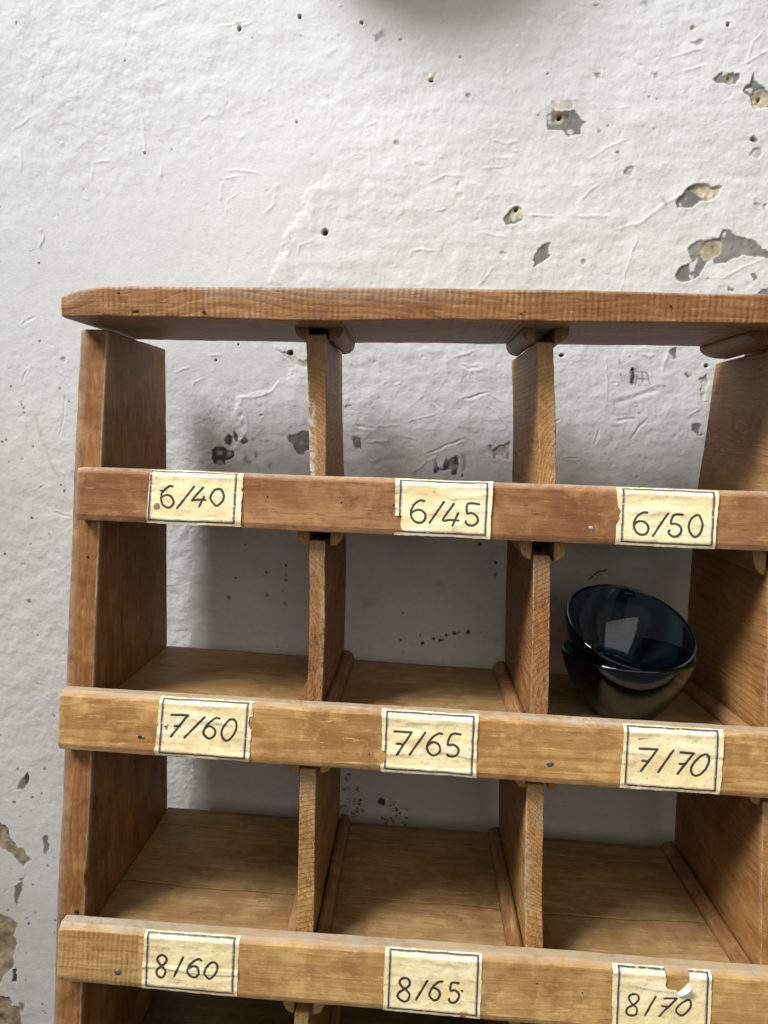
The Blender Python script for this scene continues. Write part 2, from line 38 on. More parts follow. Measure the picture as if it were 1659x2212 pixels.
LINES=[('r',[(0.4125,0.196),(0.4231,0.1986),(0.4357,0.2015),(0.4539,0.2153),(0.4722,0.2269),(0.4822,0.2346)],0.0016),('r',[(0.3306,0.2065),(0.3456,0.2077),(0.3585,0.2068)],0.0012),('r',[(0.3746,0.206),(0.3927,0.2079),(0.4087,0.2074)],0.0012),('r',[(0.2858,0.1911),(0.2989,0.1882),(0.3142,0.1867)],0.0013),('r',[(0.2966,0.2747),(0.3106,0.2707),(0.3212,0.2728)],0.0012),('r',[(0.3792,0.2206),(0.3894,0.2301),(0.3996,0.2375)],0.001),('r',[(0.2859,0.2466),(0.2987,0.2489),(0.3094,0.25)],0.0011),('r',[(0.3152,0.2635),(0.3216,0.2636)],0.001),('r',[(0.3859,0.2559),(0.4022,0.2684),(0.4228,0.2767)],0.0007),('r',[(0.4521,0.3456),(0.4683,0.3516),(0.4846,0.3557)],0.0008),('r',[(0.523,0.3379),(0.5275,0.3598),(0.5389,0.3716)],0.0009),('r',[(0.5166,0.3399),(0.5306,0.3459),(0.5433,0.3548)],0.0008),('r',[(0.2461,0.2096),(0.2568,0.2118)],0.001),('r',[(0.5399,0.2204),(0.5373,0.2266)],0.001),('r',[(0.2877,0.1412),(0.2961,0.1499),(0.3044,0.1607)],0.0009),('r',[(0.5112,0.1492),(0.5356,0.1643),(0.5541,0.1708)],0.0008),('r',[(0.4108,0.3031),(0.4212,0.3052)],0.0008),('r',[(0.3005,0.2572),(0.3175,0.2594)],0.001),('r',[(0.2366,0.2336),(0.2537,0.2422),(0.2731,0.2413)],0.0009),('r',[(0.2255,0.168),(0.2275,0.1744),(0.256,0.1727)],0.0009),('r',[(0.4205,0.1307),(0.4343,0.1879),(0.4352,0.1921)],0.0006),('r',[(0.4652,0.3356),(0.4897,0.3407)],0.001),('r',[(-0.0338,0.294),(-0.0325,0.2772),(-0.0309,0.2604)],0.0009),('r',[(0.0435,0.2379),(0.0613,0.2412)],0.001),('r',[(0.0435,0.2368),(0.0425,0.2167)],0.001),('r',[(0.0446,0.2463),(0.0635,0.2455),(0.0823,0.2425)],0.001),('r',[(0.1409,0.3485),(0.1515,0.3557)],0.0014),('r',[(-0.0841,0.2334),(-0.0828,0.2515),(-0.0636,0.2538)],0.001),('r',[(-0.0167,0.2373),(-0.0155,0.2521)],0.001),('r',[(0.0212,0.2902),(0.0301,0.2965),(0.0367,0.2955)],0.001),('r',[(0.0481,0.204),(0.0492,0.2168),(0.0614,0.2264)],0.0009),('r',[(0.0838,0.2044),(0.0947,0.2152),(0.0946,0.2258)],0.0012),('r',[(-0.1531,0.2423),(-0.1502,0.2678)],0.0008),('r',[(-0.1601,0.2805),(-0.144,0.2922)],0.001),('r',[(0.1153,0.1663),(0.1174,0.1771),(0.1306,0.1816)],0.0009),('r',[(0.179,0.2851),(0.1897,0.2893)],0.0009),('r',[(0.1815,0.2706),(0.1842,0.2498)],0.0007),('r',[(-0.1415,0.3059),(-0.1402,0.3143)],0.0009),('r',[(-0.1365,0.1691),(-0.1327,0.1844)],0.001),('r',[(0.0386,0.3747),(0.0647,0.3758),(0.0701,0.3788)],0.0009),('r',[(-0.0237,0.3889),(-0.0094,0.396)],0.0012),('s',[(-0.1457,0.1679),(-0.1364,0.1713),(-0.1317,0.1768),(-0.1327,0.1844)],0.0006),('r',[(0.109,0.0577),(0.0979,0.046),(0.0905,0.038),(0.0774,0.0331),(0.0651,0.0328),(0.0614,0.0235),(0.069,0.0163),(0.0705,0.0061),(0.0664,-0.008)],0.0013),('r',[(0.015,0.04),(0.0169,0.0465),(0.0273,0.0495)],0.001),('r',[(-0.0058,0.0543),(0.0056,0.0587),(0.0131,0.0598)],0.001),('r',[(0.031,0.0721),(0.0433,0.0728)],0.001),('n',[(0.195,-0.0303),(0.2051,-0.0254),(0.2214,-0.0229)],0.0026),('n',[(0.1757,0.0069),(0.1941,0.0044)],0.0012),('r',[(0.1941,0.0064),(0.2175,0.009)],0.001),('r',[(0.2245,0.0122),(0.2546,0.022)],0.0007),('n',[(0.2419,0.0408),(0.2492,0.0329),(0.2605,0.0262)],0.0012),('n',[(0.2794,0.0362),(0.2903,0.0389),(0.3022,0.0427)],0.0013),('r',[(0.3032,0.0422),(0.3186,0.0336)],0.001),('r',[(0.2996,0.0331),(0.311,0.0244),(0.3226,0.0096)],0.0011),('r',[(0.2611,0.0701),(0.2623,0.0632),(0.2654,0.0613)],0.001),('n',[(0.2762,0.0675),(0.2833,0.0651),(0.2943,0.0664)],0.0012),('r',[(0.2679,0.0762),(0.2808,0.0784),(0.2887,0.0816)],0.001),('n',[(0.2457,-0.0176),(0.2817,-0.0015)],0.0012),('r',[(0.228,-0.0396),(0.246,-0.0248),(0.256,-0.0194)],0.001),('r',[(0.2002,0.0478),(0.2052,0.051)],0.0009),('r',[(0.2123,0.0476),(0.2204,0.0495)],0.0009),('r',[(0.1842,-0.0081),(0.2087,-0.0069)],0.0011),('r',[(0.2208,-0.0),(0.2372,-0.0047)],0.0011),('k',[(0.4381,0.0668),(0.4379,0.0557)],0.0022),('s',[(0.4391,0.0668),(0.4522,0.0643)],0.0009),('s',[(0.4421,0.0622),(0.4417,0.0539)],0.0009),('s',[(0.4475,0.0642),(0.4492,0.0522)],0.0009),('s',[(0.4522,0.0643),(0.4565,0.0533)],0.0009),('s',[(0.4454,0.053),(0.4575,0.0524),(0.4704,0.0527)],0.0009),('s',[(0.4437,0.0586),(0.4544,0.0579)],0.0009),('s',[(0.4354,0.0658),(0.4363,0.0584)],0.0009),('s',[(0.4261,0.0758),(0.4273,0.0628)],0.0009),('n',[(0.4242,0.0353),(0.4433,0.0428),(0.4646,0.0498)],0.0024),('n',[(0.4246,0.0185),(0.4343,0.0202),(0.4436,0.0213)],0.0014),('n',[(0.4543,0.0206),(0.4477,0.0139),(0.4419,0.0025)],0.0013),('n',[(0.4185,0.0543),(0.4241,0.054)],0.001),('n',[(0.3686,0.0157),(0.3718,0.0186)],0.001),('n',[(0.4105,0.012),(0.4058,-0.0041)],0.0008),('n',[(0.3821,-0.0185),(0.3915,-0.0182)],0.0009),('r',[(0.4724,0.0868),(0.4682,0.0739),(0.4665,0.0637)],0.0016),('r',[(0.4446,0.0826),(0.4531,0.0796),(0.4603,0.082)],0.0012),('r',[(0.4602,0.0311),(0.463,0.0227)],0.001),('r',[(0.4934,0.0253),(0.5022,0.0321)],0.001),('r',[(0.4136,0.0755),(0.4163,0.0347)],0.0006),('k',[(0.4087,-0.1353),(0.4156,-0.1287),(0.4248,-0.1258)],0.0008),('s',[(0.3687,-0.154),(0.3749,-0.1527),(0.3794,-0.1579),(0.3776,-0.1634),(0.3713,-0.1643)],0.0007),('y',[(-0.1424,0.0092),(-0.1363,-0.0146),(-0.1253,-0.0417),(-0.1141,-0.0575)],0.0018),('n',[(-0.1543,0.0971),(-0.1493,0.1019),(-0.1428,0.1059)],0.0012),('n',[(-0.1262,-0.0872),(-0.1179,-0.0894),(-0.108,-0.0907)],0.0011),('n',[(-0.1343,-0.0776),(-0.1294,-0.0824)],0.001),('n',[(-0.119,-0.011),(-0.1137,0.0099),(-0.1117,0.0306)],0.0008),('n',[(-0.1564,0.0406),(-0.1504,0.0549)],0.0009),('n',[(-0.1602,0.0215),(-0.1544,0.024)],0.0012)]
BOUND=[(0.1992,0.421),(0.1938,0.385),(0.1821,0.3365),(0.1787,0.2996),(0.1557,0.2558),(0.1494,0.2432),(0.1233,0.224),(0.1148,0.2069),(0.0975,0.1639),(0.0925,0.1379),(0.0985,0.0856),(0.107,0.0531),(0.0913,0.0399),(0.0649,0.033),(0.0613,0.0235),(0.0702,0.0062),(0.0625,-0.0102),(0.04,-0.0276),(0.0216,-0.051),(0.0123,-0.102),(0.0099,-0.2203),(0.0074,-0.4174),(-0.003,-0.6794)]
INK=[('6/40',[[(0.0587,-0.0418),(0.0566,-0.0416),(0.054,-0.0435),(0.0513,-0.0465),(0.0505,-0.0496),(0.0509,-0.0528),(0.0526,-0.0559),(0.0559,-0.0574),(0.0581,-0.0566),(0.0599,-0.0543),(0.0598,-0.0521),(0.0578,-0.0492),(0.0551,-0.0482),(0.0528,-0.0487),(0.051,-0.0501)],[(0.0745,-0.0418),(0.0627,-0.0576)],[(0.0814,-0.042),(0.0739,-0.051),(0.0762,-0.0511),(0.0835,-0.0509)],[(0.0823,-0.0487),(0.0789,-0.056)],[(0.0928,-0.0426),(0.0897,-0.044),(0.0871,-0.0486),(0.0881,-0.0517),(0.0914,-0.0549),(0.0941,-0.0537),(0.0967,-0.0501),(0.0968,-0.0469),(0.0951,-0.0434),(0.0928,-0.0426)]],[[(0.1096,-0.0421),(0.1123,-0.0411),(0.1125,-0.0447),(0.1102,-0.0443)],[(0.1095,-0.0515),(0.1131,-0.0505),(0.1133,-0.055),(0.1105,-0.0546)],[(0.0386,-0.0608),(0.0404,-0.0621),(0.0387,-0.0635)]]),('6/45',[[(0.2429,-0.0469),(0.2401,-0.0467),(0.2368,-0.0487),(0.2344,-0.0522),(0.2336,-0.056),(0.2346,-0.0596),(0.2373,-0.0621),(0.2405,-0.0627),(0.2428,-0.0615),(0.2442,-0.0589),(0.2438,-0.0561),(0.2417,-0.0541),(0.2389,-0.0535),(0.2361,-0.0543),(0.2345,-0.0555)],[(0.2571,-0.0474),(0.2473,-0.0625)],[(0.2644,-0.0485),(0.2568,-0.0599),(0.2619,-0.06),(0.268,-0.0602)],[(0.2676,-0.0552),(0.2637,-0.0639)],[(0.2825,-0.0482),(0.2744,-0.048),(0.2741,-0.0547),(0.2771,-0.0546),(0.2804,-0.0562),(0.2819,-0.0591),(0.281,-0.0619),(0.2783,-0.0634),(0.2755,-0.0633),(0.2734,-0.0619),(0.2733,-0.0605)]],[[(0.2198,-0.0582),(0.2268,-0.058),(0.2265,-0.0613),(0.2258,-0.0641),(0.2274,-0.0673),(0.229,-0.0686),(0.2202,-0.0698)]]),('6/50',[[(0.4015,-0.0505),(0.3984,-0.0506),(0.3951,-0.0529),(0.393,-0.0561),(0.3924,-0.0594),(0.3932,-0.0628),(0.3954,-0.0654),(0.3983,-0.0662),(0.4011,-0.0654),(0.4027,-0.0625),(0.4022,-0.0596),(0.4,-0.0573),(0.3971,-0.0567),(0.3947,-0.0572),(0.3931,-0.0589)],[(0.4162,-0.0508),(0.4059,-0.0669)],[(0.4265,-0.0512),(0.4205,-0.0516),(0.4185,-0.0577),(0.4219,-0.0578),(0.4248,-0.0594),(0.4258,-0.0618),(0.4249,-0.0647),(0.4226,-0.0667),(0.4197,-0.0667),(0.4173,-0.0649),(0.417,-0.0635),(0.4177,-0.0627)],[(0.4371,-0.0511),(0.4336,-0.0529),(0.4313,-0.0568),(0.431,-0.0606),(0.4325,-0.0644),(0.4351,-0.0667),(0.4382,-0.0652),(0.44,-0.0613),(0.4404,-0.057),(0.4388,-0.0527),(0.4371,-0.0511)]],[[(0.3766,-0.0392),(0.3805,-0.041),(0.3808,-0.0468),(0.3831,-0.0501),(0.3815,-0.0535),(0.382,-0.0559),(0.3802,-0.0584),(0.3771,-0.059)],[(0.4511,-0.05),(0.4539,-0.0485),(0.4541,-0.0571),(0.4519,-0.0566)]]),('7/60',[[(0.0642,-0.2068),(0.0765,-0.2063),(0.0645,-0.2222)],[(0.0668,-0.2149),(0.0708,-0.2149)],[(0.0887,-0.2074),(0.0743,-0.2227)],[(0.0996,-0.208),(0.0966,-0.2079),(0.0925,-0.2111),(0.0894,-0.2148),(0.0881,-0.2185),(0.0891,-0.2207),(0.092,-0.2226),(0.0948,-0.2218),(0.0968,-0.219),(0.0964,-0.2163),(0.094,-0.2142),(0.0917,-0.2138),(0.0894,-0.2153)],[(0.1082,-0.2081),(0.1055,-0.21),(0.1024,-0.2143),(0.1014,-0.2179),(0.1022,-0.2215),(0.1048,-0.2237),(0.1078,-0.2222),(0.1109,-0.218),(0.1123,-0.2129),(0.111,-0.2089),(0.1082,-0.2081)]],[[(0.1216,-0.2062),(0.128,-0.2041),(0.1283,-0.2154),(0.1225,-0.2148),(0.121,-0.2103)],[(0.052,-0.2123),(0.0544,-0.2131),(0.0547,-0.2154),(0.0521,-0.2159)],[(0.1226,-0.1976),(0.1258,-0.197),(0.1261,-0.2028),(0.1237,-0.2011)]]),('7/65',[[(0.2267,-0.2117),(0.239,-0.2119),(0.229,-0.2279)],[(0.2286,-0.2204),(0.2311,-0.2203),(0.233,-0.2211)],[(0.2487,-0.2117),(0.2381,-0.2275)],[(0.2608,-0.2121),(0.2583,-0.212),(0.2542,-0.2147),(0.2513,-0.2185),(0.2504,-0.2217),(0.2512,-0.2249),(0.2536,-0.2271),(0.2559,-0.2274),(0.2587,-0.2255),(0.2597,-0.2227),(0.2585,-0.2195),(0.2557,-0.2181),(0.2529,-0.2186),(0.2511,-0.2203)],[(0.274,-0.212),(0.2678,-0.212),(0.265,-0.219),(0.2687,-0.2191),(0.2719,-0.2208),(0.2729,-0.2235),(0.2716,-0.2263),(0.2689,-0.2278),(0.2661,-0.2274),(0.2649,-0.2263)]],[[(0.2154,-0.2251),(0.2182,-0.2254),(0.2211,-0.2262),(0.2208,-0.2313),(0.219,-0.235),(0.2157,-0.2352)],[(0.2158,-0.2085),(0.2173,-0.2094),(0.2164,-0.2131)]]),('7/70',[[(0.4003,-0.2164),(0.4128,-0.2165),(0.4018,-0.2319)],[(0.4024,-0.2248),(0.4067,-0.2251)],[(0.4239,-0.2167),(0.4137,-0.2321)],[(0.4289,-0.2177),(0.4381,-0.218),(0.4272,-0.2327)],[(0.4286,-0.2258),(0.4322,-0.2258)],[(0.4466,-0.2181),(0.4429,-0.2199),(0.4383,-0.2249),(0.4365,-0.2292),(0.4375,-0.2324),(0.4399,-0.2335),(0.4432,-0.2322),(0.4468,-0.2282),(0.4488,-0.223),(0.4483,-0.2197),(0.4466,-0.2181)]],[[(0.3994,-0.2094),(0.4027,-0.2091),(0.4053,-0.2096),(0.4001,-0.2101)],[(0.4585,-0.2258),(0.4613,-0.2243),(0.4615,-0.2309),(0.4579,-0.2301)]]),('8/60',[[(0.0637,-0.3785),(0.0613,-0.3797),(0.0604,-0.382),(0.0624,-0.3849),(0.0656,-0.3874),(0.0666,-0.3899),(0.0658,-0.3928),(0.0636,-0.3941),(0.0613,-0.3929),(0.0602,-0.3903),(0.0616,-0.3876),(0.0651,-0.3852),(0.0672,-0.382),(0.0662,-0.3795),(0.0637,-0.3785)],[(0.0791,-0.3794),(0.0733,-0.3926)],[(0.0925,-0.3806),(0.0906,-0.3799),(0.0875,-0.3813),(0.0841,-0.3846),(0.0828,-0.3877),(0.0838,-0.3912),(0.0866,-0.3927),(0.0893,-0.3924),(0.091,-0.3899),(0.0907,-0.3868),(0.0886,-0.3852),(0.0863,-0.3851),(0.0841,-0.3863)],[(0.1008,-0.3815),(0.098,-0.3834),(0.0956,-0.387),(0.0955,-0.3905),(0.0988,-0.3934),(0.1019,-0.391),(0.1042,-0.387),(0.1045,-0.3843),(0.1031,-0.382),(0.1008,-0.3815)]],[[(0.119,-0.3791),(0.1221,-0.3781),(0.1223,-0.3833),(0.1193,-0.3822)]]),('8/65',[[(0.2395,-0.3846),(0.2372,-0.3854),(0.2359,-0.3879),(0.2378,-0.391),(0.2416,-0.3939),(0.2433,-0.3966),(0.2422,-0.3998),(0.2397,-0.4013),(0.2367,-0.4001),(0.2348,-0.398),(0.2356,-0.3952),(0.2392,-0.3927),(0.2424,-0.3903),(0.2432,-0.3875),(0.2418,-0.3851),(0.2395,-0.3846)],[(0.2554,-0.3857),(0.248,-0.3992)],[(0.2662,-0.3857),(0.2635,-0.3861),(0.2599,-0.3893),(0.2577,-0.393),(0.2573,-0.3957),(0.2588,-0.3979),(0.2611,-0.3991),(0.2634,-0.3977),(0.2647,-0.3949),(0.2639,-0.3922),(0.2613,-0.3905),(0.2599,-0.3904)],[(0.2777,-0.3862),(0.2729,-0.3863),(0.2721,-0.3915),(0.2751,-0.3913),(0.2775,-0.3928),(0.2784,-0.395),(0.2771,-0.3978),(0.2749,-0.3997),(0.2726,-0.3996),(0.2712,-0.3981),(0.2714,-0.3972)],[(0.2802,-0.3913),(0.2802,-0.3913)]],[]),('8/70',[[(0.4006,-0.3867),(0.3977,-0.388),(0.3973,-0.3905),(0.3993,-0.3932),(0.4022,-0.3954),(0.403,-0.3978),(0.4019,-0.4005),(0.3995,-0.4013),(0.3966,-0.4008),(0.3956,-0.3987),(0.3965,-0.3962),(0.4003,-0.3941),(0.4036,-0.391),(0.404,-0.3886),(0.4025,-0.3868),(0.4006,-0.3867)],[(0.4157,-0.3875),(0.4086,-0.4006)],[(0.4215,-0.3881),(0.4302,-0.3878),(0.4185,-0.4007)],[(0.4202,-0.3937),(0.4243,-0.3941)],[(0.4376,-0.3884),(0.4338,-0.3907),(0.4305,-0.3943),(0.4301,-0.3971),(0.4331,-0.3994),(0.4359,-0.3985),(0.4392,-0.3942),(0.44,-0.3908),(0.4393,-0.3887),(0.4376,-0.3884)]],[[(0.4218,-0.3675),(0.4224,-0.3756),(0.4217,-0.3795),(0.4235,-0.3813),(0.4288,-0.3817),(0.4303,-0.3828),(0.4336,-0.3802),(0.4383,-0.3761),(0.4385,-0.3666)]])]

WALL_Y = .0320
FA, FB = -.1425, .123              # front edges of the rack lie on y = FA + FB*z

# ------------------------------------------------------------------ helpers
def rng(s): return np.random.default_rng(s)
def field(shape, sx, sy, seed, octaves=1, fall=.5):
    """smooth random field, feature size sx, sy in samples, unit std"""
    out = np.zeros(shape)
    fy = np.fft.fftfreq(shape[0])[:, None]; fx = np.fft.rfftfreq(shape[1])[None, :]
    for o in range(octaves):
        k = 2.0**o
        n = np.fft.rfft2(rng(seed+o*17).standard_normal(shape))
        g = np.exp(-((fx*sx/k)**2+(fy*sy/k)**2)*9)
        a = np.fft.irfft2(n*g, s=shape); a /= a.std()+1e-12
        out += a*fall**o
    return out/out.std()
def sstep(a, b, x):
    t = np.clip((x-a)/(b-a), 0, 1); return t*t*(3-2*t)      # a > b gives a falling step
def poly_sd(X, Z, pts):
    """signed distance (negative inside)"""
    d = np.full(X.shape, 1e9); ins = np.zeros(X.shape, bool); n = len(pts)
    for i in range(n):
        (ax, az), (bx, bz) = pts[i], pts[(i+1) % n]
        ex, ez = bx-ax, bz-az; L = ex*ex+ez*ez+1e-15
        t = np.clip(((X-ax)*ex+(Z-az)*ez)/L, 0, 1)
        d = np.minimum(d, (X-ax-t*ex)**2+(Z-az-t*ez)**2)
        c = ((az > Z) != (bz > Z)) & (X < (bx-ax)*(Z-az)/((bz-az) if abs(bz-az) > 1e-12 else 1e-12)+ax)
        ins ^= c
    d = np.sqrt(d); return np.where(ins, -d, d)
def line_d(X, Z, pts):
    d = np.full(X.shape, 1e9); tt = np.zeros(X.shape)
    n = len(pts)-1
    for i in range(n):
        (ax, az), (bx, bz) = pts[i], pts[i+1]
        ex, ez = bx-ax, bz-az; L = ex*ex+ez*ez+1e-15
        t = np.clip(((X-ax)*ex+(Z-az)*ez)/L, 0, 1)
        q = np.sqrt((X-ax-t*ex)**2+(Z-az-t*ez)**2)
        m = q < d; d = np.where(m, q, d); tt = np.where(m, (i+t)/n, tt)
    return d, tt
def smooth_curve(pts, n=5):
    """Catmull-Rom through pen strokes"""
    if len(pts) < 4: return pts
    P = [np.array(p) for p in pts]; closed = np.hypot(*(P[0]-P[-1])) < 1e-6
    out = []
    for i in range(len(P)-1):
        a = P[i-1] if i > 0 else (P[-2] if closed else P[0]); b, c = P[i], P[i+1]
        d = P[i+2] if i+2 < len(P) else (P[1] if closed else P[-1])
        for k in range(n):
            t = k/n
            out.append(tuple(.5*(2*b+(c-a)*t+(2*a-5*b+4*c-d)*t*t+(3*b-a-3*c+d)*t**3)))
    out.append(tuple(P[-1])); return out
def link(name, me, mat=None, parent=None):
    o = bpy.data.objects.new(name, me); C.objects.link(o)
    if mat: me.materials.append(mat)
    if parent:
        o.parent = parent
        root = parent
        o.matrix_parent_inverse = PINV[root.name]
    PINV[o.name] = Matrix()          # a part's own origin sits at the world origin
    return o
PINV = {}
def tag(o, label=None, cat=None, group=None, kind=None):
    if label: o['label'] = label
    if cat: o['category'] = cat
    if group: o['group'] = group
    if kind: o['kind'] = kind
    return o
def empty(name, loc, label, cat, group=None):
    o = bpy.data.objects.new(name, None); C.objects.link(o); o.location = loc; o.empty_display_size = .02
    PINV[o.name] = Matrix.Translation(loc).inverted()
    return tag(o, label, cat, group)
def grid_mesh(name, co, keep=None, color=None):
    n, m = co.shape[:2]; me = bpy.data.meshes.new(name)
    idx = np.arange(n*m).reshape(n, m)
    q = np.stack([idx[:-1, :-1], idx[:-1, 1:], idx[1:, 1:], idx[1:, :-1]], -1).reshape(-1, 4)
    V = co.reshape(-1, 3)
    if keep is not None:
        fk = (keep[:-1, :-1] & keep[:-1, 1:] & keep[1:, 1:] & keep[1:, :-1]).reshape(-1)
        q = q[fk]; used = np.unique(q); rm = np.full(n*m, -1); rm[used] = np.arange(len(used)); q = rm[q]; V = V[used]
        if color is not None: color = color.reshape(-1, 3)[used]
    me.vertices.add(len(V)); me.vertices.foreach_set('co', V.astype(np.float32).ravel())
    me.loops.add(q.size); me.loops.foreach_set('vertex_index', q.astype(np.int32).ravel())
    me.polygons.add(len(q)); me.polygons.foreach_set('loop_start', np.arange(0, q.size, 4, dtype=np.int32))
    me.polygons.foreach_set('use_smooth', np.ones(len(q), bool))
    if color is not None:
        at = me.color_attributes.new('paint', 'FLOAT_COLOR', 'POINT')
        c4 = np.ones((len(V), 4), np.float32); c4[:, :3] = color.reshape(-1, 3); at.data.foreach_set('color', c4.ravel())
    me.update(calc_edges=True); me.validate(); return me

# ------------------------------------------------------------------ materials
def new_mat(name):
    m = bpy.data.materials.new(name); m.use_nodes = True; nt = m.node_tree
    return m, nt, nt.nodes['Principled BSDF']
class NB:
    def __init__(s, nt): s.nt = nt
    def n(s, t, **k):
        x = s.nt.nodes.new(t)
        for a, b in k.items(): setattr(x, a, b)
        return x
    def link(s, a, b): s.nt.links.new(a, b)
    def val(s, inp, v):
        if hasattr(v, 'links') or isinstance(v, bpy.types.NodeSocket): s.link(v, inp)
        else: inp.default_value = v
    def math(s, op, a, b=0.0, c=None):
        x = s.n('ShaderNodeMath', operation=op); s.val(x.inputs[0], a); s.val(x.inputs[1], b)
        if c is not None: s.val(x.inputs[2], c)
        return x.outputs[0]
    def comb(s, a, b, c):
        x = s.n('ShaderNodeCombineXYZ'); s.val(x.inputs[0], a); s.val(x.inputs[1], b); s.val(x.inputs[2], c); return x.outputs[0]
    def noise(s, vec, scale=1, detail=2, rough=.5, dist=0):
        x = s.n('ShaderNodeTexNoise'); s.link(vec, x.inputs['Vector']); x.inputs['Scale'].default_value = scale
        x.inputs['Detail'].default_value = detail; x.inputs['Roughness'].default_value = rough; x.inputs['Distortion'].default_value = dist
        return x.outputs[0]
    def ramp(s, f, stops):
        x = s.n('ShaderNodeValToRGB'); s.link(f, x.inputs[0]); e = x.color_ramp.elements
        while len(e) < len(stops): e.new(.5)
        for i, (p, c) in enumerate(stops):
            e[i].position = p; e[i].color = (c, c, c, 1) if not hasattr(c, '__len__') else (*c, 1)
        return x.outputs[0]
    def mix(s, f, a, b, mode='MIX'):
        x = s.n('ShaderNodeMix', data_type='RGBA', blend_type=mode)
        s.val(x.inputs[0], f)
        for i, v in ((6, a), (7, b)):
            if isinstance(v, bpy.types.NodeSocket): s.link(v, x.inputs[i])
            else: x.inputs[i].default_value = (*v, 1)
        return x.outputs[2]

